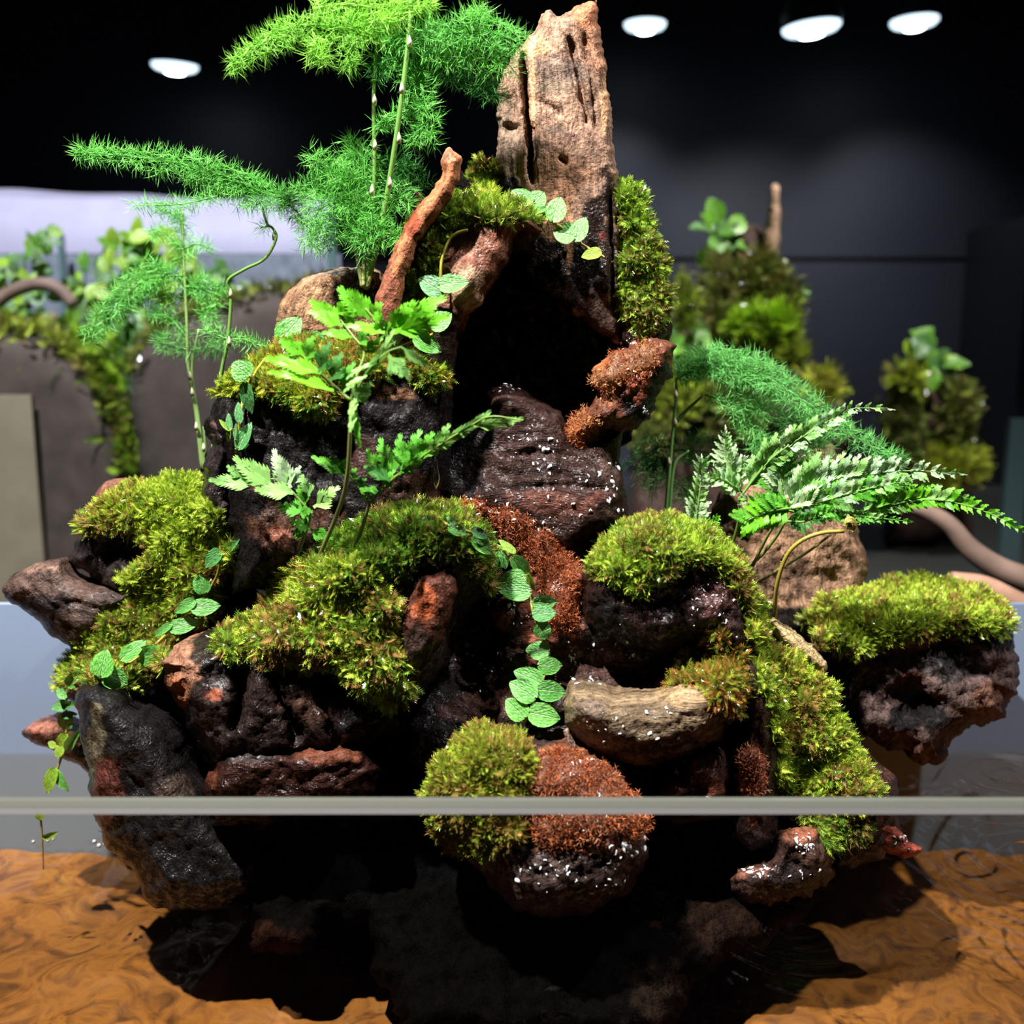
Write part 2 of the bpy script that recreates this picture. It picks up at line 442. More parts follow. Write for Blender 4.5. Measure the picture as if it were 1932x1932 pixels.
def chunk(name, outline, Y, T=0.03, B=0.03, R=60, bumps=(), tilt=(0, 0), step=6, rough=6, rfreq=0.03, lump=0.004,
          lfreq=60, ridge=0.0015, grain=90, stretch=6.0, grooves=(), base=(0.02, 0.012, 0.009), wet=0.8, blobs=(),
          parent=None, at=None, seed=None, square=2.0, surface=True, mat=None):
    """A closed solid: the outline at depth Y swells T towards the front and B to the back over R pixels; bumps are
    (x, y, sx, sy, depth), grooves (points, width, depth), the grain runs at GRAIN degrees in the upright plane."""
    seed = seed if seed is not None else (sum(map(ord, name)) % 97) + len(SURF_V) * 1.7
    pts, tris, d, onb = region(outline, step, rough, rfreq, seed)
    u = np.clip(d / R, 0, 1)
    prof = (1 - (1 - u) ** square) ** (1 / square)
    cx, cy = pts.mean(0)
    dy = tilt[0] * (pts[:, 0] - cx) / 100 + tilt[1] * (pts[:, 1] - cy) / 100
    for x, y, sx, sy, k in bumps:
        dy = dy + k * np.exp(-((pts[:, 0] - x) / sx) ** 2 - ((pts[:, 1] - y) / sy) ** 2)
    gr = np.zeros(len(pts))
    for gp, gw, gd in grooves:
        q = spline(gp, 24)
        q[:, 0] += np.array([noise.noise(Vector((a * 0.03, b * 0.03, 5.0))) for a, b in q]) * 5
        best = np.zeros(len(pts))
        q = spline(q, 60)
        for i_, a_ in enumerate(q):      # the crack runs out at both ends
            tp = min(1.0, 3.2 * math.sin(math.pi * (i_ + 0.5) / 60))
            best = np.maximum(best, tp * np.exp(-((pts - a_) ** 2).sum(1) / gw ** 2))
        gr += gd * best
    front = P(pts[:, 0], pts[:, 1], Y + dy - T * prof + gr * (u > 0))
    mid = P(pts[:, 0], pts[:, 1], Y + dy)
    back = mid.copy(); back[:, 1] = mid[:, 1] + B * prof
    n0 = len(pts)
    bi = np.where(~onb)[0]; mp = np.arange(n0); mp[bi] = n0 + np.arange(len(bi))
    v = np.vstack([front, back[bi]])
    t = np.vstack([tris, mp[tris][:, ::-1]])
    # lumps and fibre ridges along the normals
    nr = vnormals(v, t)
    ga = math.radians(grain); gdir = np.array([math.cos(ga), 0, math.sin(ga)]); gper = np.array([-math.sin(ga), 0, math.cos(ga)])
    warp = np.array([noise.noise(Vector(p * 22 + seed)) for p in v]) * 0.012
    along, across, dep = v @ gdir, v @ gper + warp, v[:, 1] + warp * 0.6
    gco = np.stack([along * 100 / stretch, across * 100, dep * 100], 1) + seed
    iso = v * 100 + seed
    disp = np.zeros(len(v))
    for i, p in enumerate(v):
        s = 0.0
        if lump: s += 0.72 * lump * noise.fractal(Vector(p * lfreq + seed), 0.65, 2.2, 5)
        if ridge: s += 0.5 * ridge * (noise.ridged_multi_fractal(Vector(gco[i] * 1.7), 0.9, 2.1, 3, 0.9, 2.0) - 1.0)
        disp[i] = s
    fade = np.concatenate([0.35 + 0.65 * u, 0.35 + 0.65 * u[bi]])
    v = v + nr * (disp * fade)[:, None]
    c = paint(pts, base, wet, blobs, seed)
    c = np.vstack([c, c[bi]])
    o = world_obj(name, v, t, mat or WOOD, parent, at, c, {'gco': gco, 'iso': iso})
    if surface: add_surface(v, t)
    return o

# ------------------------------------------------------------------ moss and fibre cushions
def frond_template(kind):
    """a tiny feather: a bent rib with leaflets, unit length, along +Z, facing -Y"""
    v, t = [], []
    n = {'moss': 7, 'fibre': 3}[kind]
    for i in range(n):
        z0, z1 = i / n, (i + 1) / n
        bend = lambda z: -0.30 * z * z
        wv = 0.035
        k = len(v)
        v += [(-wv, bend(z0), z0), (wv, bend(z0), z0), (0, bend(z1), z1)]
        t.append((k, k + 1, k + 2))
        if kind == 'moss':
            L = 0.30 * math.sin(math.pi * min(1, 0.25 + 0.7 * (i + 0.5) / n)) + 0.05
            for s in (-1, 1):
                k = len(v); zz = z0 + (0.06 if s > 0 else 0)
                v += [(0, bend(zz), zz - 0.045), (0, bend(zz), zz + 0.085), (s * L, bend(zz) - 0.07 - 0.05 * random.random(), zz + 0.20 + 0.1 * random.random())]
                t.append((k, k + 1, k + 2) if s > 0 else (k + 1, k, k + 2))
        else:
            a = random.uniform(0, 6.28); L = random.uniform(0.2, 0.45)
            k = len(v)
            v += [(0, bend(z0), z0), (0, bend(z0), z0 + 0.12), (L * math.cos(a), bend(z0) + L * math.sin(a) * 0.6, z0 + 0.25)]
            t.append((k, k + 1, k + 2))
    return np.array(v), np.array(t)
TEMPL = {k: [frond_template(k) for _ in range(4)] for k in ('moss', 'fibre')}
def scatter(kind, pos, dirs, size, cols, roll=None):
    """copies of the templates as one mesh: position, direction, size and pigment per copy"""
    V_, T_, C_, off = [], [], [], 0
    n = len(pos); which = RNG.integers(0, 4, n)
    for w_ in range(4):
        tv, tt = TEMPL[kind][w_]; k = np.where(which == w_)[0]
        if not len(k): continue
        z = dirs[k] / (np.linalg.norm(dirs[k], axis=1, keepdims=True) + 1e-9)
        r = RNG.normal(size=(len(k), 3)); x = np.cross(r, z); x /= np.linalg.norm(x, axis=1, keepdims=True) + 1e-9
        y = np.cross(z, x)
        s = size[k][:, None, None]
        vv = pos[k][:, None] + s * (tv[None, :, 0:1] * x[:, None] + tv[None, :, 1:2] * y[:, None] + tv[None, :, 2:3] * z[:, None])
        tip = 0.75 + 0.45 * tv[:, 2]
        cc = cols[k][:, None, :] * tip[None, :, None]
        V_.append(vv.reshape(-1, 3)); C_.append(cc.reshape(-1, 3))
        T_.append((tt[None] + off + (np.arange(len(k)) * len(tv))[:, None, None]).reshape(-1, 3)); off += len(k) * len(tv)
    return np.vstack(V_), np.vstack(T_), np.vstack(C_)
G_BRIGHT = np.array([0.37, 0.50, 0.055]); G_DEEP = np.array([0.11, 0.22, 0.022]); G_BROWN = np.array([0.24, 0.15, 0.045]); G_GOLD = np.array([0.42, 0.32, 0.05])
O_RUST = np.array([0.42, 0.12, 0.035]); O_DARK = np.array([0.20, 0.055, 0.02])
def moss(name, label, outline, thick=0.006, dens=0.045, size=0.0058, mix=(0.6, 0.25, 0.15), kind='moss', R=28, pull=0.0,
         up=0.55, group=None, cat='moss', cols=None, rough=12, front=0.0, smooth_n=14, parent=None, spread=0.75, ymax=None):
    """A cushion draped over the wood and covered with fronds; MIX = shares of bright, deep and brown fronds."""
    seed = (sum(map(ord, label or name)) % 89) * 1.3
    st = 9
    pts, tris, d, onb = region(outline, st, rough, 0.03, seed)
    Y = np.full(len(pts), np.nan)
    for i, (x, y) in enumerate(pts):
        h, n = hit(x, y)
        if h is not None and h.y < (ymax or 0.62): Y[i] = h.y
    ok = ~np.isnan(Y)
    if not ok.any(): Y[:] = 0.55
    else:
        med = np.median(Y[ok]); Y[ok] = np.clip(Y[ok], med - 0.05, med + 0.05)
        for i in np.where(~ok)[0]:
            j = np.argmin(((pts[ok] - pts[i]) ** 2).sum(1)); Y[i] = Y[ok][j]
    hitY = Y.copy()
    nb = [set() for _ in pts]
    for a, b, c in tris: nb[a] |= {b, c}; nb[b] |= {a, c}; nb[c] |= {a, b}
    nbi = [np.array(sorted(s)) if s else np.array([i]) for i, s in enumerate(nb)]
    for _ in range(smooth_n):
        Y = np.array([0.4 * Y[i] + 0.6 * Y[k].mean() for i, k in enumerate(nbi)])
        Y = np.where(ok, np.minimum(Y, hitY + 0.001), Y)
    prof = np.sqrt(1 - (1 - np.clip(d / R, 0, 1)) ** 2)
    lum = np.array([noise.fractal(Vector((x * 0.03, y * 0.03, seed)), 0.7, 2.0, 3) for x, y in pts])
    lum2 = np.array([noise.noise(Vector((x * 0.012, y * 0.012, seed + 9))) for x, y in pts])
    f = P(pts[:, 0], pts[:, 1], Y - front - 0.75 * thick * prof * (1.0 + 0.9 * lum))
    f[:, 2] += thick * 0.35 * prof
    bk = P(pts[:, 0], pts[:, 1], Y - front); bk[:, 1] += 0.004 + 0.012 * prof
    n0 = len(pts); bi = np.where(~onb)[0]; mp = np.arange(n0); mp[bi] = n0 + np.arange(len(bi))
    v = np.vstack([f, bk[bi]]); t = np.vstack([tris, mp[tris][:, ::-1]])
    if cols is None: cols = (G_BRIGHT, G_DEEP, G_BROWN)
    base_c = np.tile((cols[1] * 0.5 + cols[2] * 0.3), (len(v), 1))
    root = parent
    if root is None:
        root = empty(name, f[np.argmin(f[:, 2])])
        tag(root, label, cat, group)
    cm = MOSS if kind == 'moss' else FIBRE
    world_obj('cushion', v, t, cm, root, None, base_c)
    # fronds, on the front of the cushion and along its rim
    a, b, c = f[tris[:, 0]], f[tris[:, 1]], f[tris[:, 2]]
    p2 = pts[tris]
    area2 = 0.5 * np.abs((p2[:, 1, 0] - p2[:, 0, 0]) * (p2[:, 2, 1] - p2[:, 0, 1]) - (p2[:, 1, 1] - p2[:, 0, 1]) * (p2[:, 2, 0] - p2[:, 0, 0]))
    area3 = 0.5 * np.linalg.norm(np.cross(b - a, c - a), axis=1) * 3750 ** 2
    wgt = 0.5 * area2 + 0.5 * np.minimum(area3, area2 * 3)
    n = int(wgt.sum() * dens * (2.1 if kind == 'moss' else 2.0))
    k = RNG.choice(len(tris), n, p=wgt / wgt.sum())
    r1, r2 = np.sqrt(RNG.random(n)), RNG.random(n)
    bw = np.stack([1 - r1, r1 * (1 - r2), r1 * r2], 1)
    pos = a[k] * bw[:, :1] + b[k] * bw[:, 1:2] + c[k] * bw[:, 2:]
    nrm = vnormals(f, tris)[tris[k]]; nrm = (nrm * bw[:, :, None]).sum(1)
    q = (p2[k] * bw[:, :, None]).sum(1)
    dd = d[tris[k]].mean(1); low = smooth01((q[:, 1] - pts[:, 1].min()) / max(1, np.ptp(pts[:, 1])))
    dirs = nrm * 0.6 + RNG.normal(size=(n, 3)) * spread * 0.55
    dirs[:, 2] += 0.6 * up - pull * low
    l1 = (lum[tris[k]] * bw).sum(1); l2 = (lum2[tris[k]] * bw).sum(1)
    fb = np.clip(mix[2] * 0.75 + 0.55 * l2 + 0.2 * l1, 0.02, 0.9); pick = RNG.random(n)
    cb = np.where((pick < fb)[:, None], cols[2], np.where((RNG.random(n) < mix[1] / (mix[0] + mix[1]) + 0.3 * l1)[:, None], cols[1], cols[0]))
    cb = cb * (0.7 + 0.6 * RNG.random((n, 1)))
    sz = size * (0.70 if kind == 'moss' else 1.15) * (0.55 + 0.8 * RNG.random(n)) * np.where(dd < 14, 1.15, 1.0)
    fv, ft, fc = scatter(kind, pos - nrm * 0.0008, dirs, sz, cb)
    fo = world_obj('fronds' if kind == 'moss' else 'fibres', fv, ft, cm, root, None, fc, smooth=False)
    fo['kind'] = 'stuff'
    add_surface(f, tris)
    return root

# ------------------------------------------------------------------ setting: the tank, its bed and the water
GLASS = clear_material('clear_glass', (0.97, 0.985, 0.975), 1.45, 0.35)
FROST = simple('pale_back_film', (0.17, 0.22, 0.31), 0.35, noise_scale=6.0, amt=0.06)
EDGE = simple('polished_glass_edge', (0.085, 0.088, 0.075), 0.25, spec=0.6)
BED = None
def bed_material():
    m, nt, out = mat_new('amber_bed')
    b = N(nt, 'ShaderNodeBsdfPrincipled'); b.inputs['Roughness'].default_value = 0.6
    tc = N(nt, 'ShaderNodeTexCoord')
    n1 = N(nt, 'ShaderNodeTexNoise'); n1.inputs['Scale'].default_value = 34; n1.inputs['Detail'].default_value = 5; n1.inputs['Distortion'].default_value = 2.6
    nt.links.new(tc.outputs['Object'], n1.inputs['Vector'])
    n2 = N(nt, 'ShaderNodeTexNoise'); n2.inputs['Scale'].default_value = 6; n2.inputs['Detail'].default_value = 3
    nt.links.new(tc.outputs['Object'], n2.inputs['Vector'])
    c = ramp(nt, n1.outputs[0], [(0.30, (0.060, 0.021, 0.003)), (0.46, (0.165, 0.060, 0.008)), (0.55, (0.22, 0.086, 0.012)), (0.72, (0.12, 0.043, 0.006))])  # wavy tones paint the ripples seen by refraction
    c = mul(nt, c, ramp(nt, n2.outputs[0], [(0.32, 0.6), (0.55, 1.05)]))
    nt.links.new(c, b.inputs['Base Color']); nt.links.new(b.outputs[0], out.inputs[0])
    return m
TX0, TX1 = -0.62, 0.62
tank = tag(empty('aquarium', (0, PANE_Y, BED_Z - 0.012)), 'open topped frameless glass tank around the driftwood, with a pale blue grey back', 'aquarium')
world_obj('front_pane', *box(TX0, TX1, PANE_Y, PANE_Y + 0.006, BED_Z - 0.01, RIM_Z - 0.0016), GLASS, tank, smooth=False)
# polished upper edge: two chamfers and a flat
ev = []
for x in (TX0, TX1):
    ev += [(x, PANE_Y, RIM_Z - 0.0046), (x, PANE_Y - 0.0001, RIM_Z - 0.0022), (x, PANE_Y + 0.0014, RIM_Z), (x, PANE_Y + 0.0048, RIM_Z), (x, PANE_Y + 0.0061, RIM_Z - 0.0016), (x, PANE_Y + 0.006, RIM_Z - 0.0046)]
world_obj('rim', np.array(ev), [(i, i + 6, i + 7, i + 1) for i in range(1, 5)] + [(5, 11, 6, 0), (0, 1, 2, 3, 4, 5), (11, 10, 9, 8, 7, 6)], EDGE, tank, smooth=False)
world_obj('rim_bevel', np.array(ev)[[0, 1, 6, 7]], [(0, 2, 3, 1)], simple('bright_glass_bevel', (0.50, 0.48, 0.47), 0.3), tank, smooth=False)  # the lit look of the bevel is put into its paler colour
world_obj('back_pane', *box(TX0, TX1, BACK_Y, BACK_Y + 0.006, BED_Z - 0.01, RIM_Z), FROST, tank, smooth=False)
for s, nm in ((TX0, 'side_pane'), (TX1, 'side_pane')):
    world_obj(nm, *box(s - 0.003, s + 0.003, PANE_Y + 0.006, BACK_Y, BED_Z - 0.01, RIM_Z), GLASS, tank, smooth=False)
# the bed: amber, the water's refraction ripples put into its shape and colour
gx, gy = np.meshgrid(np.linspace(TX0 + 0.004, TX1 - 0.004, 180), np.linspace(PANE_Y + 0.007, BACK_Y - 0.001, 60))
bz = np.array([0.0035 * noise.fractal(Vector((x * 30, y * 30, 1.0)), 0.8, 2.0, 3) + 0.0012 * math.sin(90 * y + 6 * noise.noise(Vector((x * 20, y * 20, 4)))) for x, y in zip(gx.ravel(), gy.ravel())])
bv = np.stack([gx.ravel(), gy.ravel(), BED_Z + bz], 1)
def grid_tris(nx, ny):
    i = np.arange((ny - 1) * (nx - 1)); r, c = i // (nx - 1), i % (nx - 1); a = r * nx + c
    return np.vstack([np.stack([a, a + 1, a + nx + 1], 1), np.stack([a, a + nx + 1, a + nx], 1)])
bedo = world_obj('bed', bv, grid_tris(180, 60), bed_material(), tank)
# water: rings around the drips and choppy ripples where the trickle falls in
gx, gy = np.meshgrid(np.linspace(TX0 + 0.004, TX1 - 0.004, 520), np.linspace(PANE_Y + 0.007, BACK_Y - 0.001, 200))
X, Y_ = gx.ravel(), gy.ravel()
wz = np.array([0.00035 * noise.noise(Vector((x * 45, y * 60, 2.0))) + 0.0005 * noise.noise(Vector((x * 14, y * 20, 7.0))) for x, y in zip(X, Y_)])
def rings(px, py, amp, lam, fall, Xs=X, Ys=Y_):
    c = P(px, py, 1.0); d = (c - np.array([0, 0, CAMZ])); t = (WATER_Z - CAMZ) / d[2]; cx, cy = d[0] * t, d[1] * t
    r = np.hypot(Xs - cx, Ys - cy)
    return amp * np.sin(2 * math.pi * r / lam) * np.exp(-r / fall)
wz += rings(1900, 1460, 0.0028, 0.016, 0.06) + rings(1960, 1620, 0.0026, 0.012, 0.05) + rings(85, 1590, 0.0006, 0.010, 0.012) + rings(1050, 1900, 0.0006, 0.013, 0.06) + rings(1500, 1740, 0.0014, 0.011, 0.04)
wv = np.stack([X, Y_, WATER_Z + wz], 1)
WATER = clear_material('amber_water', (0.95, 0.90, 0.80), 1.33, 1.0)
wo = world_obj('water', wv, grid_tris(520, 200), WATER, None, (0, PANE_Y, WATER_Z))
tag(wo, 'still amber tinted water around the driftwood, rippled at one side', 'water', kind='stuff')

# ------------------------------------------------------------------ the driftwood and the rocks
K_BLACK = (0.010, 0.008, 0.008); K_DARK = (0.024, 0.014, 0.011); K_BROWN = (0.060, 0.030, 0.020); K_RED = (0.17, 0.060, 0.032)
K_RUST = (0.34, 0.115, 0.045); K_TAN = (0.42, 0.23, 0.14); K_PALE = (0.60, 0.33, 0.18); K_GREYTAN = (0.34, 0.22, 0.135); K_SAND = (0.42, 0.26, 0.16)
def wood(name, label, at, group=None, cat='driftwood'):
    return tag(empty(name, P(*at)), label, cat, group)

main = wood('driftwood', 'tall weathered driftwood with an upright slab, a dark cave and a wet ledge below it', (1000, 1010, 0.53))
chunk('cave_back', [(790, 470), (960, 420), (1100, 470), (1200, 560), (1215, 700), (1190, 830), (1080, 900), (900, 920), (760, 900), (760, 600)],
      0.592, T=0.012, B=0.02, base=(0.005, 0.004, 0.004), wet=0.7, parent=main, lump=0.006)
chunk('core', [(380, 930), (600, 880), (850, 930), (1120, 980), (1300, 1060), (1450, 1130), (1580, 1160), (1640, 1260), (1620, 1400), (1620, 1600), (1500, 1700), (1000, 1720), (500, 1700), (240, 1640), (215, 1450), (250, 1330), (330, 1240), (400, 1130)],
      0.592, T=0.012, B=0.03, R=60, step=12, base=(0.004, 0.0035, 0.0035), wet=0.4, parent=main, lump=0.008)  # added black filler; its colour stands for shade between the pieces
chunk('slab', [(936, 165), (950, 135), (975, 96), (984, 80), (1012, 56), (1018, 26), (1034, 18), (1058, 30), (1085, 14), (1127, -2), (1130, 30), (1136, 80), (1143, 130),
               (1149, 180), (1157, 260), (1161, 300), (1168, 350), (1174, 430), (1172, 520), (1176, 600), (1168, 652), (1120, 622), (1060, 580), (1005, 545), (975, 500), (955, 430),
               (940, 370), (934, 300), (938, 230)],
      0.552, T=0.020, B=0.022, R=30, square=3.0, rough=5, rfreq=0.05, lump=0.0012, lfreq=60, ridge=0.0016, grain=92, stretch=9, step=4,
      bumps=[(960, 260, 34, 200, 0.006), (1050, 620, 140, 60, 0.010), (955, 210, 20, 30, 0.004), (962, 245, 14, 10, 0.006)],
      grooves=[([(984, 88), (990, 170), (999, 250), (1003, 345)], 5, 0.016), ([(1072, 70), (1095, 160), (1112, 240)], 6, 0.006), ([(1100, 60), (1118, 150), (1128, 260)], 8, 0.004),
               ([(1020, 190), (1040, 205), (1058, 215)], 6, 0.0015), ([(1058, 300), (1068, 308)], 6, 0.004), ([(1150, 360), (1156, 460), (1158, 600)], 4, 0.006), ([(955, 235), (972, 240)], 6, 0.003)],
      base=(0.28, 0.168, 0.115), wet=0.05,
      blobs=[(1130, 40, 40, 80, (0.28, 0.14, 0.085), 0.05), (1010, 85, 30, 18, K_PALE), (1110, 25, 30, 25, (0.36, 0.15, 0.08)), (960, 300, 26, 90, (0.20, 0.14, 0.10)), (955, 225, 18, 40, (0.19, 0.13, 0.09)),
             (1060, 130, 45, 35, (0.19, 0.13, 0.10)), (1140, 200, 6, 50, K_PALE), (1004, 200, 6, 80, K_PALE), (1005, 300, 8, 60, (0.10, 0.065, 0.05)),
             (1060, 330, 70, 40, (0.30, 0.16, 0.095)), (1080, 260, 18, 12, (0.14, 0.08, 0.06)), (1045, 245, 30, 9, (0.17, 0.11, 0.08)), (1050, 165, 40, 12, (0.20, 0.14, 0.10)),
             (1128, 480, 58, 140, K_DARK, 0.85), (1040, 520, 100, 85, K_BLACK, 0.85), (950, 370, 34, 50, K_BLACK, 0.8), (1145, 600, 40, 60, (0.055, 0.034, 0.028), 0.85),
             (1050, 395, 40, 60, (0.30, 0.155, 0.09), 0.1), (1074, 430, 9, 60, (0.33, 0.17, 0.09), 0.1), (1137, 445, 7, 9, (0.10, 0.02, 0.015), 0.8)], parent=main)
chunk('cave_limb', [(752, 600), (748, 540), (752, 480), (785, 412), (850, 384), (930, 380), (1000, 405), (1030, 440), (985, 434), (962, 480), (935, 530), (910, 570), (885, 600), (868, 640), (852, 700), (848, 780),
                    (842, 900), (820, 960), (760, 960), (745, 800), (750, 690)],
      0.525, T=0.028, B=0.04, R=46, tilt=(-0.004, -0.003), lump=0.0025, ridge=0.0012, grain=52, bumps=[(880, 520, 40, 40, -0.006), (800, 820, 60, 120, 0.018)],
      base=(0.15, 0.060, 0.037), wet=0.72,
      blobs=[(800, 800, 90, 200, K_BLACK, 0.6), (900, 470, 70, 35, (0.20, 0.080, 0.050), 0.85), (880, 545, 35, 40, K_SAND, 0.3), (850, 650, 40, 60, K_DARK, 0.5), (975, 440, 40, 14, (0.20, 0.05, 0.03), 0.8)], parent=main)
chunk('splinter', [(706, 590), (712, 550), (742, 470), (776, 405), (812, 362), (835, 330), (832, 300), (846, 275), (872, 298), (868, 338), (846, 380), (816, 420), (788, 462), (766, 520), (754, 590), (735, 640), (712, 620)],
      0.496, surface=False, T=0.012, B=0.014, R=18, rough=3, rfreq=0.06, lump=0.0006, ridge=0.0014, grain=58, stretch=12, step=4, base=(0.40, 0.15, 0.07), wet=0.15,
      blobs=[(730, 560, 26, 70, (0.24, 0.085, 0.05)), (845, 290, 14, 16, (0.36, 0.17, 0.10)), (780, 420, 14, 30, (0.30, 0.07, 0.035))], parent=main)
chunk('splinter', [(762, 440), (772, 405), (786, 365), (797, 362), (795, 385), (782, 425), (770, 450)], 0.556, T=0.006, B=0.006, R=12, rough=3, step=4, lump=0.001, grain=65,
      base=(0.36, 0.10, 0.06), wet=0.2, parent=main)
chunk('charred_spur', [(820, 390), (838, 345), (862, 302), (878, 330), (895, 350), (905, 390), (940, 340), (948, 400), (900, 430), (850, 420)], 0.565, T=0.012, B=0.02, R=30, rough=6, step=5,
      base=(0.016, 0.012, 0.012), wet=0.85, grain=70, ridge=0.002, parent=main)
chunk('flank', [(1160, 340), (1180, 345), (1215, 380), (1240, 450), (1258, 510), (1264, 580), (1266, 640), (1245, 670), (1195, 665), (1160, 650), (1150, 560), (1152, 440)],
      0.556, T=0.016, B=0.03, R=34, step=6, base=(0.030, 0.018, 0.014), wet=0.85, grain=80, blobs=[(1170, 480, 12, 120, (0.13, 0.035, 0.02), 0.8)], parent=main)
chunk('side_arm', [(1120, 698), (1160, 660), (1200, 645), (1245, 638), (1277, 652), (1268, 700), (1243, 742), (1222, 790), (1200, 812), (1170, 815), (1130, 806), (1096, 835), (1080, 815), (1098, 780), (1132, 745), (1112, 715)],
      0.525, T=0.022, B=0.03, R=34, step=5, rough=7, rfreq=0.05, lump=0.004, grain=38, base=(0.12, 0.042, 0.025), wet=0.6,
      blobs=[(1180, 700, 70, 28, K_RUST, 0.45), (1140, 740, 30, 30, (0.25, 0.09, 0.045)), (1100, 800, 22, 26, K_RUST, 0.4), (1225, 770, 50, 55, K_BLACK, 0.9), (1250, 720, 26, 40, K_BLACK, 0.9), (1200, 720, 20, 30, (0.30, 0.08, 0.045))], parent=main)
chunk('wet_ledge', [(895, 790), (920, 740), (955, 722), (1005, 750), (1060, 775), (1090, 830), (1130, 812), (1172, 820), (1170, 870), (1180, 930), (1186, 985), (1165, 1005), (1110, 1018), (1075, 1040), (1010, 1040), (930, 985), (850, 960), (815, 940), (830, 870), (860, 800)],
      0.535, T=0.026, B=0.03, R=50, tilt=(0, -0.007), step=5, rough=6, lump=0.0042, lfreq=34, ridge=0.0009, grain=4, stretch=8, square=2.6,
      base=(0.028, 0.0135, 0.011), wet=0.92, bumps=[(880, 870, 50, 80, 0.010), (960, 760, 50, 22, -0.006), (1130, 930, 60, 80, -0.004)],
      grooves=[([(950, 860), (1030, 852), (1110, 870)], 5, 0.0015), ([(960, 925), (1060, 915), (1170, 930)], 5, 0.0015)],
      blobs=[(870, 850, 50, 110, K_BLACK, 0.8), (1040, 950, 90, 24, (0.09, 0.034, 0.024), 0.9), (1110, 780, 22, 20, K_RUST, 0.4), (1155, 870, 24, 50, (0.075, 0.042, 0.034), 0.9)], parent=main)
chunk('side_wall', [(385, 800), (410, 745), (470, 700), (560, 665), (680, 650), (800, 680), (850, 720), (852, 800), (845, 900), (835, 970), (800, 1010), (640, 1080), (520, 1110), (440, 1120), (425, 1000), (415, 900)],
      0.522, T=0.036, B=0.06, R=80, tilt=(0, -0.004), step=7, rough=7, lump=0.006, lfreq=40, ridge=0.0035, grain=78, base=(0.008, 0.006, 0.006), wet=0.55,
      blobs=[(560, 990, 80, 60, (0.055, 0.025, 0.016), 0.6), (780, 940, 60, 45, (0.06, 0.028, 0.02), 0.5), (490, 900, 30, 30, K_BROWN, 0.8), (520, 1010, 22, 14, (0.22, 0.08, 0.05)), (740, 740, 40, 12, (0.10, 0.045, 0.022)), (690, 870, 50, 40, (0.045, 0.022, 0.018))], parent=main)
chunk('knob', [(392, 800), (405, 785), (425, 795), (440, 850), (425, 900), (440, 960), (430, 1010), (395, 1000), (380, 930), (385, 880), (400, 840)], 0.515, T=0.018, B=0.02, R=22, step=5, rough=7, rfreq=0.05, base=(0.022, 0.016, 0.016), wet=0.9,
      blobs=[(400, 805, 14, 16, (0.075, 0.04, 0.034), 0.8), (415, 960, 18, 26, (0.06, 0.045, 0.045), 0.9)], parent=main)
stump = wood('driftwood_stump', 'pale brown sawn driftwood stump with a flat grey top behind the bright fern', (620, 660, 0.56))
chunk('side', [(518, 640), (524, 575), (546, 545), (580, 518), (622, 503), (680, 501), (722, 511), (735, 580), (730, 680), (620, 700), (530, 690)], 0.560, T=0.030, B=0.045, R=26, square=3.0, rough=3, lump=0.003, ridge=0.002, grain=86, step=5,
      base=(0.33, 0.185, 0.105), wet=0.05, blobs=[(640, 508, 95, 13, (0.22, 0.18, 0.145), 0.2), (668, 560, 52, 38, (0.05, 0.03, 0.022), 0.2), (540, 630, 22, 30, (0.22, 0.12, 0.075)), (615, 600, 20, 30, (0.24, 0.12, 0.07))], parent=stump)  # the dark blob paints the shade of a hollow

# the stream bed and the basin under the ledge
bed = wood('wet_basin', 'dark wet wooden basin holding the trickle below the ledge', (1100, 1330, 0.50))
chunk('bowl', [(790, 1200), (850, 1080), (930, 960), (1010, 960), (1100, 1000), (1160, 1080), (1250, 1180), (1340, 1220), (1390, 1300), (1380, 1420), (1300, 1500), (1150, 1560), (950, 1560), (800, 1480), (740, 1380)],
      0.508, T=0.030, B=0.05, R=90, tilt=(0, -0.011), step=6, rough=6, lump=0.005, lfreq=45, ridge=0.003, grain=-6, base=(0.026, 0.015, 0.013), wet=0.92,
      bumps=[(1150, 1255, 150, 40, 0.016), (880, 1230, 60, 130, 0.022), (960, 1150, 40, 40, -0.006)],
      blobs=[(1080, 1265, 160, 40, (0.055, 0.027, 0.022), 0.95), (1030, 1120, 70, 120, (0.16, 0.05, 0.026), 0.5), (800, 1340, 90, 130, K_BLACK, 0.85), (950, 1165, 26, 22, (0.18, 0.07, 0.045), 0.9), (920, 1330, 70, 30, (0.05, 0.023, 0.018), 0.9)], parent=bed)

mound = wood('driftwood_log', 'moss covered driftwood log end with a wet reddish cut face', (800, 1330, 0.475))
chunk('log', [(520, 1160), (560, 1090), (650, 1030), (760, 985), (850, 975), (905, 1010), (925, 1060), (915, 1120), (880, 1160), (850, 1230), (820, 1290), (780, 1330), (700, 1330), (600, 1280), (480, 1260), (430, 1220)],
      0.490, T=0.034, B=0.06, R=60, tilt=(-0.002, -0.004), step=6, rough=6, lump=0.005, ridge=0.0025, grain=70, base=(0.024, 0.016, 0.012), wet=0.8,
      bumps=[(880, 1150, 40, 90, 0.018)], blobs=[(900, 1120, 40, 90, (0.035, 0.03, 0.02), 0.7)], parent=mound)
chunk('cut_face', [(748, 1250), (752, 1180), (770, 1120), (800, 1078), (840, 1070), (868, 1095), (858, 1150), (835, 1210), (800, 1260), (770, 1280)], 0.462, T=0.016, B=0.03, R=30, step=5, rough=5, lump=0.003, grain=75,
      base=(0.085, 0.030, 0.020), wet=0.9, blobs=[(800, 1135, 26, 34, (0.30, 0.075, 0.03), 0.95), (785, 1220, 30, 40, (0.035, 0.02, 0.016), 0.8)], parent=mound)

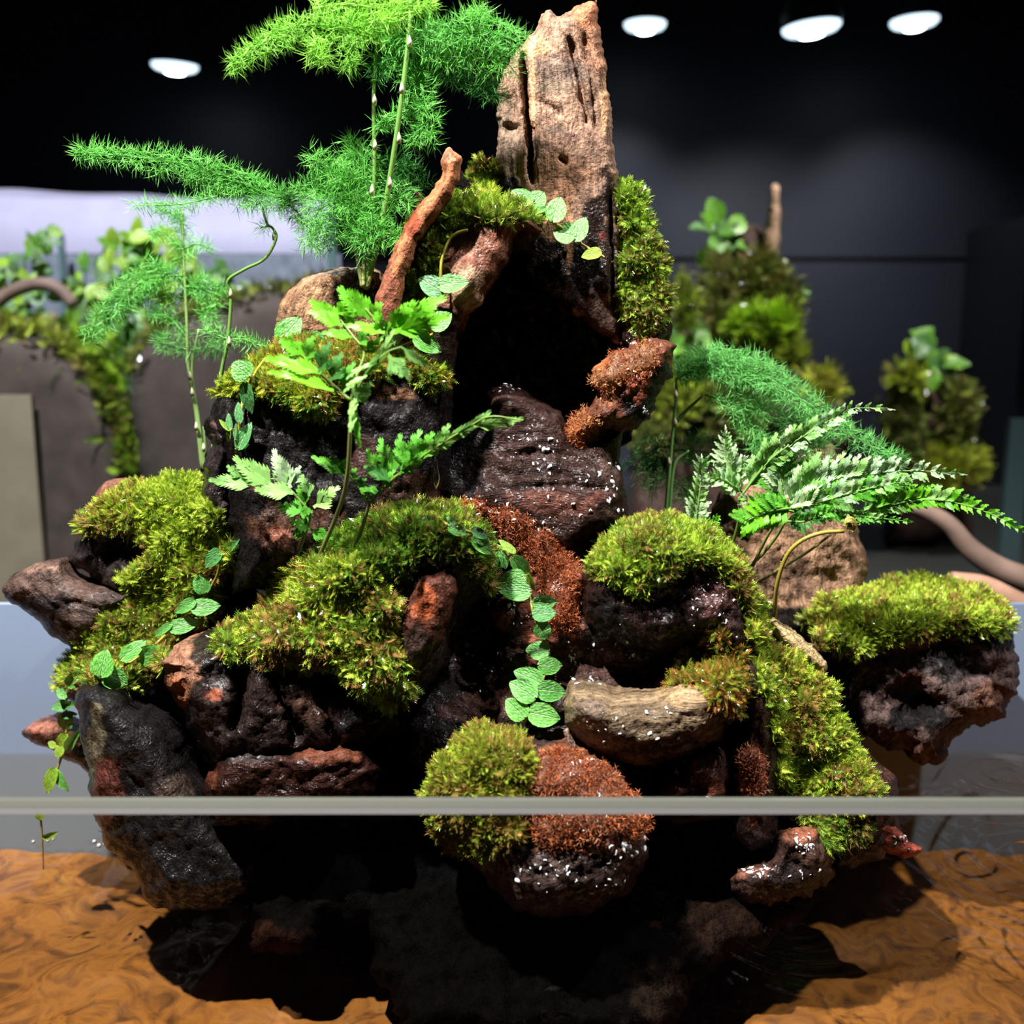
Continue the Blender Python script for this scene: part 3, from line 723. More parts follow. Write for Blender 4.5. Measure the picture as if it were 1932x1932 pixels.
left = wood('mossy_rock', 'dark moss topped rock at the water with a smooth pointed snout of wood', (300, 1330, 0.55))
chunk('rock', [(148, 1010), (180, 950), (260, 920), (372, 898), (420, 960), (445, 1060), (430, 1140), (410, 1200), (330, 1230), (300, 1300), (230, 1330), (130, 1330), (105, 1300), (160, 1200), (215, 1140), (170, 1090), (130, 1060)],
      0.556, T=0.034, B=0.05, R=60, step=7, rough=9, rfreq=0.04, lump=0.006, ridge=0.001, base=(0.024, 0.018, 0.017), wet=0.75, bumps=[(220, 1040, 50, 40, 0.012), (300, 1130, 40, 20, 0.012)],
      blobs=[(150, 1090, 26, 30, (0.16, 0.075, 0.05), 0.3), (260, 1110, 60, 22, (0.07, 0.05, 0.046), 0.85)], parent=left)
chunk('snout', [(2, 1112), (20, 1090), (70, 1062), (110, 1056), (130, 1085), (175, 1100), (250, 1120), (235, 1160), (190, 1195), (150, 1228), (95, 1200), (60, 1160), (15, 1135)], 0.540, T=0.022, B=0.025, R=40, step=5, rough=4, lump=0.003, ridge=0.003, grain=-32,
      base=(0.085, 0.052, 0.042), wet=0.55, blobs=[(70, 1160, 80, 34, (0.03, 0.022, 0.021), 0.7), (60, 1070, 60, 9, (0.20, 0.12, 0.09)), (200, 1140, 50, 26, (0.06, 0.042, 0.036), 0.9)], parent=left)
chunk('knot', [(178, 945), (188, 915), (215, 900), (250, 905), (270, 925), (250, 950), (215, 965), (190, 970)], 0.580, T=0.015, B=0.02, R=24, step=6, rough=4, base=(0.19, 0.085, 0.058), wet=0.2, parent=left)
chunk('red_stub', [(40, 1385), (65, 1360), (110, 1355), (160, 1380), (200, 1440), (210, 1480), (140, 1440), (75, 1405)], 0.560, T=0.012, B=0.02, R=24, step=6, rough=5, base=(0.10, 0.045, 0.035), wet=0.8, blobs=[(80, 1372, 40, 14, (0.30, 0.12, 0.08), 0.6), (170, 1440, 40, 30, K_BLACK, 0.8)], parent=left)

finger = wood('driftwood_root', 'black wet driftwood root shaped like a blunt finger, dipping into the water', (300, 1640, 0.48))
chunk('root', [(138, 1330), (150, 1295), (185, 1283), (225, 1300), (255, 1335), (300, 1360), (335, 1400), (360, 1450), (390, 1500), (420, 1560), (500, 1620), (480, 1700), (395, 1720), (290, 1710), (250, 1640), (200, 1600), (175, 1530), (165, 1450)],
      0.490, T=0.030, B=0.04, R=60, tilt=(0.0, -0.002), step=6, rough=5, lump=0.0045, lfreq=45, ridge=0.0015, grain=-58, base=(0.013, 0.011, 0.011), wet=0.8, seed=11.0,
      blobs=[(180, 1430, 14, 90, (0.10, 0.085, 0.05), 0.7), (200, 1490, 30, 60, (0.10, 0.03, 0.022), 0.6), (330, 1500, 40, 40, (0.045, 0.030, 0.024), 0.8)], parent=finger)
tanw = wood('driftwood_chunk', 'folded dark driftwood chunk with one dry tan corner', (450, 1500, 0.475))
chunk('folds', [(302, 1245), (330, 1222), (365, 1205), (400, 1196), (440, 1200), (520, 1225), (600, 1255), (690, 1310), (760, 1330), (770, 1370), (700, 1420), (600, 1440), (470, 1455), (400, 1440), (370, 1400), (345, 1340), (315, 1290)],
      0.486, T=0.034, B=0.05, R=56, tilt=(0.002, -0.003), step=5, rough=6, lump=0.006, lfreq=40, ridge=0.002, grain=-62, base=(0.022, 0.014, 0.012), wet=0.8,
      grooves=[([(445, 1230), (455, 1300), (440, 1380)], 14, 0.010), ([(505, 1250), (535, 1330), (560, 1400)], 14, 0.010), ([(600, 1280), (620, 1350), (640, 1410)], 12, 0.008)],
      blobs=[(335, 1262, 40, 46, (0.34, 0.165, 0.10), 0.15), (330, 1300, 26, 30, (0.42, 0.16, 0.075), 0.2), (400, 1312, 18, 12, (0.26, 0.075, 0.04), 0.6), (410, 1250, 30, 40, (0.035, 0.028, 0.027), 0.85), (400, 1400, 30, 30, (0.055, 0.042, 0.038), 0.85), (590, 1330, 60, 40, (0.06, 0.030, 0.022), 0.8), (700, 1350, 60, 40, K_BLACK, 0.8)], parent=tanw)
chunk('shelf', [(382, 1485), (400, 1440), (425, 1412), (470, 1402), (540, 1412), (640, 1400), (690, 1410), (720, 1450), (700, 1500), (600, 1530), (480, 1560), (400, 1560)], 0.475, T=0.026, B=0.04, R=30, step=5, rough=5, lump=0.004, ridge=0.003, grain=-4,
      base=(0.026, 0.010, 0.008), wet=0.9, blobs=[(620, 1425, 70, 16, (0.14, 0.045, 0.025), 0.7), (460, 1425, 50, 16, (0.03, 0.022, 0.02), 0.95), (400, 1470, 12, 22, (0.13, 0.04, 0.022))], parent=tanw)

rstump = wood('mossy_stump', 'short black dripping stump with a thick cap of green moss', (1250, 1230, 0.49))
chunk('stump', [(1092, 1080), (1130, 1040), (1200, 1000), (1290, 995), (1360, 1025), (1395, 1070), (1420, 1130), (1440, 1200), (1430, 1260), (1380, 1260), (1330, 1220), (1250, 1235), (1180, 1225), (1120, 1200), (1094, 1150)],
      0.500, T=0.040, B=0.06, R=60, tilt=(0, -0.005), step=5, rough=7, rfreq=0.04, lump=0.006, lfreq=60, ridge=0.002, grain=75, base=(0.020, 0.011, 0.010), wet=0.97,
      blobs=[(1350, 1110, 60, 60, (0.045, 0.018, 0.015), 0.97), (1140, 1180, 50, 60, K_BLACK, 0.9)], parent=rstump)
tlog = wood('driftwood_branch', 'thick grey tan wet branch lying across the basin', (1230, 1450, 0.465))
chunk('branch', [(1062, 1330), (1075, 1300), (1110, 1298), (1160, 1308), (1230, 1302), (1290, 1285), (1340, 1270), (1390, 1265), (1400, 1310), (1385, 1360), (1360, 1400), (1300, 1430), (1235, 1450), (1180, 1445), (1130, 1425), (1085, 1390), (1065, 1365)],
      0.466, T=0.030, B=0.04, R=58, step=4, rough=4, lump=0.0025, lfreq=60, ridge=0.0026, grain=9, stretch=12, base=(0.21, 0.145, 0.085), wet=0.72, bumps=[(1190, 1320, 80, 22, 0.004)],
      blobs=[(1290, 1310, 70, 26, (0.36, 0.235, 0.125), 0.7), (1340, 1280, 40, 14, (0.40, 0.12, 0.05), 0.6), (1110, 1340, 40, 22, (0.17, 0.12, 0.085), 0.75), (1150, 1400, 70, 26, (0.13, 0.09, 0.062), 0.75), (1280, 1420, 100, 26, (0.055, 0.036, 0.026), 0.8), (1370, 1340, 24, 40, (0.08, 0.05, 0.03), 0.8)], parent=tlog)
chunk('bark_curl', [(1062, 1378), (1072, 1372), (1082, 1395), (1098, 1425), (1088, 1432), (1072, 1412)], 0.446, T=0.003, B=0.003, R=8, step=3, rough=1, lump=0.0005, ridge=0, base=(0.30, 0.20, 0.155), wet=0.9, parent=tlog)
under = wood('driftwood_block', 'small wet brown block of wood jammed under the tan branch', (1310, 1500, 0.46))
chunk('block', [(1225, 1500), (1265, 1460), (1310, 1425), (1350, 1405), (1378, 1420), (1380, 1470), (1375, 1540), (1280, 1560), (1215, 1540)], 0.470, T=0.022, B=0.03, R=36, step=5, rough=5, lump=0.004, grain=30, base=(0.055, 0.027, 0.023), wet=0.92,
      blobs=[(1330, 1445, 26, 24, (0.24, 0.13, 0.11), 0.9), (1345, 1485, 22, 20, (0.16, 0.05, 0.03), 0.7)], parent=under)
post = wood('driftwood_post', 'upright dark wet driftwood post with rusty fibres, beside the mossy slope', (1430, 1560, 0.475))
chunk('post', [(1385, 1240), (1420, 1235), (1450, 1280), (1468, 1350), (1475, 1430), (1472, 1520), (1470, 1600), (1420, 1610), (1370, 1580), (1375, 1500), (1372, 1430), (1395, 1360), (1400, 1300)],
      0.478, T=0.024, B=0.04, R=36, step=5, rough=4, lump=0.003, ridge=0.003, grain=84, base=(0.036, 0.020, 0.017), wet=0.9,
      blobs=[(1420, 1480, 24, 70, (0.30, 0.10, 0.045), 0.4), (1425, 1340, 20, 40, (0.05, 0.026, 0.02), 0.9)], parent=post)
slope = wood('sloping_driftwood', 'steep dark slope of wood blanketed in moss down to the water', (1560, 1560, 0.49))
chunk('slope', [(1405, 1150), (1440, 1160), (1460, 1220), (1520, 1240), (1570, 1290), (1600, 1370), (1650, 1430), (1690, 1470), (1695, 1520), (1650, 1600), (1560, 1620), (1480, 1600), (1455, 1500), (1450, 1380), (1420, 1280)],
      0.512, T=0.030, B=0.05, R=50, tilt=(0, -0.006), step=7, rough=7, lump=0.006, base=(0.022, 0.016, 0.015), wet=0.85, blobs=[(1670, 1480, 30, 40, (0.075, 0.035, 0.028), 0.9), (1580, 1380, 30, 60, (0.02, 0.02, 0.026), 0.7)], parent=slope)
rrock = wood('lava_rock', 'rugged dark reddish rock jutting over the water under a flat cap of moss', (1730, 1440, 0.53))
chunk('rock', [(1520, 1190), (1560, 1150), (1700, 1130), (1830, 1130), (1905, 1170), (1916, 1215), (1926, 1275), (1920, 1310), (1890, 1345), (1840, 1370), (1800, 1395), (1765, 1440), (1740, 1447), (1700, 1420), (1660, 1400), (1610, 1370), (1575, 1310), (1560, 1250)],
      0.572, T=0.040, B=0.05, R=70, tilt=(0, -0.010), step=5, rough=9, rfreq=0.04, lump=0.0085, lfreq=48, ridge=0, base=(0.105, 0.066, 0.058), wet=0.35,
      bumps=[(1720, 1330, 50, 30, 0.018), (1870, 1270, 30, 20, 0.008), (1640, 1290, 30, 30, 0.006)],
      blobs=[(1720, 1345, 70, 36, (0.012, 0.010, 0.010), 0.3), (1720, 1213, 60, 9, (0.38, 0.12, 0.06), 0.2), (1880, 1320, 50, 30, (0.17, 0.085, 0.058), 0.3), (1735, 1420, 40, 24, (0.14, 0.07, 0.052), 0.3), (1720, 1280, 24, 14, (0.17, 0.07, 0.045), 0.3), (1880, 1200, 40, 30, (0.02, 0.018, 0.02), 0.6), (1790, 1250, 60, 36, (0.05, 0.042, 0.042), 0.4), (1620, 1270, 50, 40, (0.06, 0.04, 0.036), 0.8)], parent=rrock)  # the near-black blob paints the shadow below the overhang
brock = wood('sandstone_rock', 'large tan sandy rock standing behind the silvery fern', (1480, 1130, 0.60))
chunk('rock', [(1330, 1010), (1350, 960), (1375, 915), (1420, 890), (1480, 880), (1530, 850), (1565, 838), (1582, 870), (1590, 930), (1610, 980), (1630, 1030), (1635, 1090), (1620, 1160), (1560, 1220), (1460, 1230), (1380, 1150)],
      0.600, T=0.034, B=0.015, R=70, tilt=(0, -0.004), step=6, rough=6, lump=0.008, lfreq=40, ridge=0.001, base=(0.30, 0.175, 0.105), wet=0.05,
      blobs=[(1500, 1190, 110, 45, (0.012, 0.009, 0.008)), (1480, 1090, 80, 40, (0.17, 0.10, 0.065)), (1600, 1060, 26, 34, (0.36, 0.21, 0.13))], parent=brock)  # the near-black blob paints the shadow at the rock's foot
frock = wood('stream_rock', 'rounded rock in front, half green moss and half rusty fibre, standing in the water', (1050, 1720, 0.45))
chunk('rock', [(800, 1500), (830, 1435), (900, 1378), (980, 1392), (1040, 1400), (1110, 1410), (1180, 1460), (1215, 1510), (1230, 1570), (1215, 1640), (1180, 1690), (1110, 1725), (1040, 1735), (975, 1720), (920, 1670), (870, 1600), (820, 1560)],
      0.452, T=0.034, B=0.04, R=80, tilt=(0, -0.005), step=5, rough=8, lump=0.006, lfreq=55, ridge=0.0015, grain=20, base=(0.060, 0.034, 0.029), wet=0.85,
      blobs=[(1100, 1480, 130, 80, (0.26, 0.085, 0.04), 0.6), (1110, 1570, 110, 40, (0.20, 0.075, 0.04), 0.7), (1090, 1670, 110, 44, (0.055, 0.034, 0.030), 0.9), (930, 1650, 40, 50, (0.05, 0.03, 0.026), 0.9)], parent=frock)
low = wood('shore_rock', 'low wet dark rock at the water edge below the mossy slope', (1500, 1690, 0.47))
chunk('rock', [(1370, 1660), (1390, 1630), (1450, 1610), (1470, 1570), (1540, 1555), (1570, 1600), (1578, 1650), (1530, 1690), (1450, 1715), (1390, 1700)], 0.474, T=0.022, B=0.03, R=40, step=5, rough=7, rfreq=0.05, lump=0.006, base=(0.06, 0.030, 0.024), wet=0.92,
      blobs=[(1510, 1575, 30, 14, (0.24, 0.08, 0.045), 0.7), (1430, 1645, 50, 12, (0.20, 0.075, 0.05), 0.9), (1500, 1660, 70, 30, (0.025, 0.016, 0.014), 0.9)], parent=low)
low2 = wood('shore_rock', 'small dark knob of rock between the mossy slope and the red chip', (1600, 1625, 0.50))
chunk('rock', [(1570, 1600), (1590, 1565), (1640, 1540), (1680, 1510), (1700, 1530), (1690, 1580), (1660, 1620), (1610, 1640), (1578, 1635)], 0.505, T=0.018, B=0.03, R=36, step=6, rough=6, lump=0.005, base=(0.040, 0.026, 0.022), wet=0.92, parent=low2)
chip = wood('wood_chip', 'bright red wet wood chip at the water edge', (1690, 1620, 0.497))
chunk('chip', [(1636, 1555), (1660, 1545), (1690, 1560), (1715, 1588), (1742, 1600), (1738, 1615), (1710, 1622), (1675, 1612), (1655, 1590)], 0.497, T=0.008, B=0.010, R=16, step=4, rough=4, lump=0.0015, ridge=0.002, grain=-35, base=(0.36, 0.075, 0.045), wet=0.9,
      blobs=[(1690, 1590, 14, 10, (0.10, 0.03, 0.02))], parent=chip)
stick = wood('pale_root', 'pale furry root stub lying between the mossy slope and the dark rock', (1505, 1225, 0.52))
chunk('stick', [(1448, 1180), (1462, 1168), (1500, 1188), (1535, 1220), (1560, 1245), (1562, 1272), (1540, 1268), (1505, 1240), (1465, 1205)], 0.507, T=0.009, B=0.01, R=16, step=4, rough=4, rfreq=0.08, lump=0.0015, ridge=0.001, grain=-42, base=(0.55, 0.40, 0.20), wet=0.2, parent=stick)
deep = wood('sunken_driftwood', 'mass of black driftwood lying under water on the tank bed', (900, 1800, 0.50))
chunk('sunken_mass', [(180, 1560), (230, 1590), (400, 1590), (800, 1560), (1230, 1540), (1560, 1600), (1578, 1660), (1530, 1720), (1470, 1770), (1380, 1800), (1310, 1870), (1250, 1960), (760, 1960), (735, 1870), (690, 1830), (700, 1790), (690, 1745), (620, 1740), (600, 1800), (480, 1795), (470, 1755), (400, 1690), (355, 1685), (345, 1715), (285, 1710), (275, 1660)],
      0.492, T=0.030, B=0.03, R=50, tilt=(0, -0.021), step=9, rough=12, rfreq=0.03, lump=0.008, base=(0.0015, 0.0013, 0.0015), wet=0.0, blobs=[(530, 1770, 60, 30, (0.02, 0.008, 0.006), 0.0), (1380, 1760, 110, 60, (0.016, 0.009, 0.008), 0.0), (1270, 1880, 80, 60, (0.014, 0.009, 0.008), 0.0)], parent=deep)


# ------------------------------------------------------------------ moss cushions and rusty fibre
moss('moss_patch', 'moss patch capping the reddish limb over the cave', [(752, 575), (755, 470), (790, 408), (840, 380), (930, 372), (1000, 398), (1032, 436), (1000, 420), (930, 418), (880, 424), (846, 440), (830, 490), (812, 525), (790, 550), (768, 580)], thick=0.007, mix=(0.6, 0.2, 0.25))
moss('moss_patch', 'thin golden moss tuft beside the foot of the upright slab', [(885, 325), (900, 311), (936, 310), (938, 372), (905, 385), (890, 360)], thick=0.005, mix=(0.4, 0.2, 0.4), dens=0.06)
moss('moss_patch', 'tall hanging moss patch down the edge of the upright slab', [(1168, 338), (1210, 365), (1235, 430), (1262, 500), (1265, 560), (1248, 612), (1205, 640), (1178, 600), (1164, 540), (1178, 480), (1166, 430)], thick=0.008, mix=(0.55, 0.18, 0.32), pull=0.5, up=0.2, spread=0.9)
moss('moss_patch', 'ragged moss patch on the ledge under the bright green fern', [(395, 745), (420, 715), (470, 690), (540, 650), (640, 640), (720, 650), (790, 680), (830, 690), (852, 735), (800, 735), (760, 705), (700, 722), (640, 735), (620, 788), (560, 768), (500, 745), (450, 750)], thick=0.008, mix=(0.5, 0.25, 0.35), pull=0.6, cols=(np.array([0.36, 0.40, 0.03]), G_DEEP, np.array([0.30, 0.16, 0.04])), front=0.004)
moss('moss_patch', 'bright yellow green moss patch on the rock with the pointed snout', [(145, 1000), (185, 955), (250, 920), (330, 905), (375, 895), (380, 940), (420, 980), (440, 1060), (430, 1080), (370, 1120), (250, 1110), (215, 1100), (290, 1050), (262, 1005), (200, 1000), (160, 1020)], thick=0.009, mix=(0.75, 0.12, 0.18), dens=0.05)
moss('moss_patch', 'browned moss patch under the vine that trails down to the water', [(102, 1310), (110, 1270), (160, 1200), (230, 1140), (300, 1105), (410, 1105), (412, 1170), (330, 1200), (300, 1280), (270, 1310), (200, 1290), (140, 1295)], thick=0.008, mix=(0.45, 0.2, 0.45), dens=0.05)
moss('moss_patch', 'dark green moss patch at the top of the log where the fern stems rise', [(560, 1085), (650, 1010), (720, 975), (800, 955), (870, 955), (915, 1010), (925, 1070), (922, 1125), (890, 1065), (830, 1050), (770, 1072), (720, 1110), (640, 1125)], thick=0.009, mix=(0.2, 0.6, 0.25), dens=0.055, size=0.0065)
moss('moss_patch', 'wet ragged moss patch hanging down the front of the log', [(400, 1200), (480, 1170), (540, 1080), (640, 1060), (720, 1100), (752, 1150), (745, 1220), (785, 1300), (730, 1340), (680, 1290), (620, 1250), (560, 1262), (480, 1240), (420, 1235)], thick=0.009, mix=(0.36, 0.36, 0.35), pull=0.9, up=0.35, spread=0.95, size=0.0068, dens=0.042)
moss('moss_patch', 'glistening moss patch crowning the short black stump', [(1095, 1078), (1130, 1030), (1190, 985), (1290, 985), (1370, 1018), (1400, 1070), (1432, 1120), (1448, 1172), (1420, 1190), (1385, 1110), (1330, 1070), (1270, 1088), (1220, 1130), (1180, 1125), (1150, 1100)], thick=0.010, mix=(0.5, 0.28, 0.25), dens=0.06, size=0.0052)
moss('moss_patch', 'small olive moss patch on the end of the tan branch', [(1255, 1290), (1310, 1222), (1360, 1190), (1400, 1230), (1402, 1300), (1390, 1352), (1345, 1330), (1325, 1300)], thick=0.008, mix=(0.35, 0.3, 0.4), dens=0.05, pull=0.6, cols=(np.array([0.25, 0.27, 0.03]), np.array([0.13, 0.17, 0.02]), np.array([0.30, 0.13, 0.03])))
moss('moss_patch', 'long moss patch blanketing the steep slope', [(1402, 1180), (1440, 1165), (1452, 1230), (1500, 1240), (1572, 1300), (1590, 1370), (1640, 1440), (1662, 1492), (1640, 1535), (1560, 1548), (1490, 1535), (1468, 1460), (1455, 1330), (1422, 1270)], thick=0.009, mix=(0.5, 0.28, 0.3), dens=0.05, pull=0.3)
moss('moss_patch', 'moss fringe dripping from the foot of the slope below the glass edge', [(1500, 1528), (1600, 1538), (1642, 1560), (1630, 1588), (1572, 1612), (1540, 1570)], thick=0.006, mix=(0.45, 0.3, 0.3), dens=0.05, pull=1.0, up=0.1)
moss('moss_patch', 'sparkling moss patch over the top of the stream rock', [(795, 1502), (830, 1430), (900, 1370), (980, 1388), (1012, 1450), (1000, 1525), (985, 1592), (905, 1625), (850, 1602), (815, 1560)], thick=0.008, mix=(0.3, 0.22, 0.55), dens=0.06, size=0.005, cols=(np.array([0.32, 0.42, 0.04]), np.array([0.17, 0.22, 0.02]), np.array([0.30, 0.19, 0.05])))
moss('moss_patch', 'flat shaggy moss cap lying over the rugged reddish rock', [(1515, 1165), (1550, 1130), (1640, 1110), (1730, 1090), (1830, 1108), (1890, 1140), (1922, 1182), (1870, 1200), (1780, 1196), (1700, 1216), (1600, 1242), (1550, 1218)], thick=0.010, mix=(0.7, 0.18, 0.22), dens=0.055, front=0.004)
moss('fibre_mat', 'rust orange fibre mat in the trickle below the ledge', [(860, 955), (905, 945), (980, 975), (1040, 1010), (1070, 1040), (1098, 1080), (1095, 1130), (1090, 1185), (1050, 1190), (1035, 1150), (1020, 1090), (990, 1040), (930, 990)], thick=0.005, kind='fibre', dens=0.10, size=0.0034, cols=(O_RUST, O_DARK, np.array([0.30, 0.10, 0.05])), mix=(0.6, 0.3, 0.3), cat='fibre', up=0.2, R=20)
moss('fibre_mat', 'rust orange fibre mat on the bare half of the stream rock', [(1000, 1440), (1060, 1410), (1120, 1440), (1180, 1480), (1225, 1545), (1215, 1580), (1150, 1570), (1100, 1600), (1030, 1600), (990, 1560), (1005, 1500)], thick=0.004, kind='fibre', dens=0.07, size=0.0034, cols=(O_RUST, O_DARK, np.array([0.26, 0.12, 0.07])), mix=(0.4, 0.4, 0.3), cat='fibre', up=0.2, R=20)
moss('fibre_mat', 'rust fibre mat along the arm of wood beside the cave', [(1120, 720), (1160, 668), (1210, 650), (1250, 660), (1240, 690), (1180, 720), (1140, 745)], thick=0.003, kind='fibre', dens=0.05, size=0.003, cols=(O_RUST, O_DARK, np.array([0.45, 0.22, 0.10])), mix=(0.4, 0.3, 0.4), cat='fibre', up=0.3, R=20)
moss('fibre_mat', 'small rust fibre mat where the arm meets the wet ledge', [(1072, 800), (1100, 775), (1128, 795), (1132, 820), (1100, 850), (1078, 835)], thick=0.004, kind='fibre', dens=0.08, size=0.0032, cols=(O_RUST, O_DARK, np.array([0.45, 0.22, 0.10])), mix=(0.5, 0.3, 0.3), cat='fibre', up=0.2, R=14)
moss('fibre_mat', 'narrow rust fibre mat running down the upright post', [(1400, 1420), (1425, 1405), (1440, 1440), (1435, 1500), (1415, 1515), (1398, 1470)], thick=0.004, kind='fibre', dens=0.08, size=0.0032, cols=(np.array([0.45, 0.16, 0.08]), O_DARK, np.array([0.45, 0.22, 0.14])), mix=(0.5, 0.25, 0.3), cat='fibre', up=0.0, R=14)

# ------------------------------------------------------------------ leaf templates (unit length along +X, face +Z)
def leaf_mesh(name, wmax=0.40, fold=0.10, curl=0.10, wave=0.02, col=(0.13, 0.42, 0.075), rim=None, heart=True):
    us = [0.0, 0.06, 0.16, 0.32, 0.5, 0.68, 0.84, 0.95, 1.0]
    ws = [0.10, 0.62, 0.90, 1.0, 0.95, 0.76, 0.46, 0.18, 0.0] if heart else [0.03, 0.35, 0.66, 0.92, 1.0, 0.88, 0.56, 0.2, 0.0]
    vv = [-1, -0.55, 0, 0.55, 1]
    v, uv, c = [], [], []
    for u, wd in zip(us, ws):
        for s in vv:
            back = 0.10 * (1 - u) ** 6 * abs(s) if heart else 0
            y = s * wd * wmax
            z = fold * abs(s) * wd - curl * u * u + wave * math.sin(9 * u + 4 * s) * abs(s)
            v.append((u - back, y, z)); uv.append((u, s * wd, 0)); k = 1.25 if abs(s) == 1 else 1.0
            c.append([q * k for q in col])
    f = []
    for i in range(len(us) - 1):
        for j in range(4):
            a = i * 5 + j; f.append((a, a + 5, a + 6, a + 1))
    f = [(a, b, c_) for a, b, c_, d in f] + [(a, c_, d) for a, b, c_, d in f]
    m = mesh_from(name, np.array(v), np.array(f), np.array(c), {'luv': np.array(uv)})
    m.materials.append(LEAF)
    return m
LEAVES = [leaf_mesh('vine_leaf', 0.42, 0.10, 0.08), leaf_mesh('vine_leaf', 0.42, 0.05, 0.16, 0.03), leaf_mesh('vine_leaf', 0.42, 0.16, 0.05, 0.02),
          leaf_mesh('vine_leaf', 0.42, 0.08, 0.12, 0.02, (0.075, 0.27, 0.07)), leaf_mesh('vine_leaf', 0.42, 0.08, 0.12, 0.02, (0.26, 0.44, 0.03)), leaf_mesh('vine_leaf', 0.36, 0.08, 0.12, 0.02, (0.085, 0.30, 0.07), heart=False)]
def place(A, B, width, twist, face_up=0.0):
    """basis for a unit leaf from base A to tip B; twist turns it about its own length (0 = facing the front)"""
    A, B = V(A), V(B); x = B - A; L = x.length; x.normalize()
    toward = Vector((0, -1, 0.25 + face_up)).normalized()
    y = toward.cross(x)
    if y.length < 1e-4: y = Vector((0, 0, 1))
    y.normalize()
    y = Matrix.Rotation(twist, 3, x) @ y
    z = x.cross(y)
    return A, x * L, y * width, z * L
def mat4(A, x, y, z, org):
    m = Matrix.Identity(4)
    for i, c in enumerate((x, y, z)):
        for r in range(3): m[r][i] = c[r]
    for r in range(3): m[r][3] = A[r] - org[r]
    return m
def depth_at(px, py, default, off):
    h, n = hit(px, py)
    if h is None or h.y > 0.63: return default
    return h.y - off
def vine(label, ox, oy, k, stem, leaves, default=0.52, off=0.0125, rad=0.0007, dmax=0.03):
    """leaves: (base x, base y, tip x, tip y, width, variant, twist) in the zoomed crop's units"""
    sp = spline([(ox + x / k, oy + y / k) for x, y in stem], 12 * len(stem))
    Y = np.array([depth_at(x, y, np.nan, off * 0.55) for x, y in sp])
    ok = ~np.isnan(Y); Y = np.interp(np.arange(len(Y)), np.where(ok)[0], Y[ok]) if ok.any() else np.full(len(Y), default)
    med = np.median(Y); Y = np.clip(Y, med - dmax, med + dmax)
    for _ in range(20): Y[1:-1] = (Y[:-2] + Y[1:-1] * 2 + Y[2:]) / 4
    pts = P(sp[:, 0], sp[:, 1], Y)
    root = tag(empty('creeping_vine', pts[0]), label, 'vine', None)
    v, t = tube(pts, rad, 6)
    world_obj('stem', v, t, STEM, root, None, np.tile(np.array([0.36, 0.30, 0.04]), (len(v), 1)))
    for L in leaves:
        bx, by, tx, ty, wd, var, tw = L
        b2, t2 = (ox + bx / k, oy + by / k), (ox + tx / k, oy + ty / k)
        i = np.argmin((sp[:, 0] - b2[0]) ** 2 + (sp[:, 1] - b2[1]) ** 2)
        Yb = Y[i] - 0.003; Yt = min(Yb + 0.004, max(Yb - 0.012, depth_at(t2[0], t2[1], Yb, 0.004)))
        A, B = P(b2[0], b2[1], Yb), P(t2[0], t2[1], Yt - 0.002)
        W = wd / k / 3750 * (Yb / 0.5) / 0.80
        W = W / max(0.45, math.cos(tw))
        obj('leaf', LEAVES[var], LEAF, root, mat4(*place(A, B, W, tw), pts[0]))
        q = pts[i]; pv, pt = tube([q, (np.array(A) + q) / 2 + np.array([0, -0.0006, 0]), A], 0.00045, 5)
        if np.linalg.norm(np.array(A) - q) > 0.0008:
            world_obj('leaf_stalk', pv, pt, STEM, root, None, np.tile(np.array([0.34, 0.30, 0.05]), (len(pv), 1)))
    return root
vine('long vine of small heart shaped leaves trailing over the rusty trickle', 780, 960, 4.391,
     [(200, 60), (280, 130), (460, 190), (640, 280), (740, 330), (810, 430), (925, 590), (975, 780), (1000, 900), (1085, 1075), (1125, 1200), (1085, 1380), (1020, 1530), (960, 1690), (880, 1840)],
     [(915, 1720, 765, 1575, 185, 0, 0.2), (965, 1690, 1225, 1740, 200, 0, -0.2), (1000, 1560, 795, 1430, 190, 1, 0.2), (1035, 1500, 1270, 1525, 180, 0, -0.1), (1050, 1440, 828, 1340, 165, 2, 0.3), (1045, 1300, 1245, 1300, 155, 1, 0.0),
      (1112, 1180, 920, 1165, 160, 1, 0.1), (1040, 1060, 1110, 925, 150, 2, 0.1), (1000, 770, 1200, 775, 125, 0, 0.3), (1000, 880, 1190, 850, 140, 3, -0.3), (955, 690, 700, 670, 165, 0, 0.1), (915, 560, 700, 620, 165, 1, 0.0),
      (700, 320, 765, 500, 140, 1, 0.0), (830, 405, 965, 555, 130, 2, 0.1), (950, 540, 1010, 695, 45, 4, 0.0), (835, 360, 703, 248, 62, 4, 0.2), (500, 240, 660, 380, 120, 0, -0.1), (490, 170, 635, 245, 80, 3, 0.0),
      (300, 150, 455, 210, 95, 0, 0.1), (365, 145, 268, 62, 50, 5, 0.0), (185, 118, 60, 70, 45, 5, 0.0)], default=0.475, off=0.017, dmax=0.05)
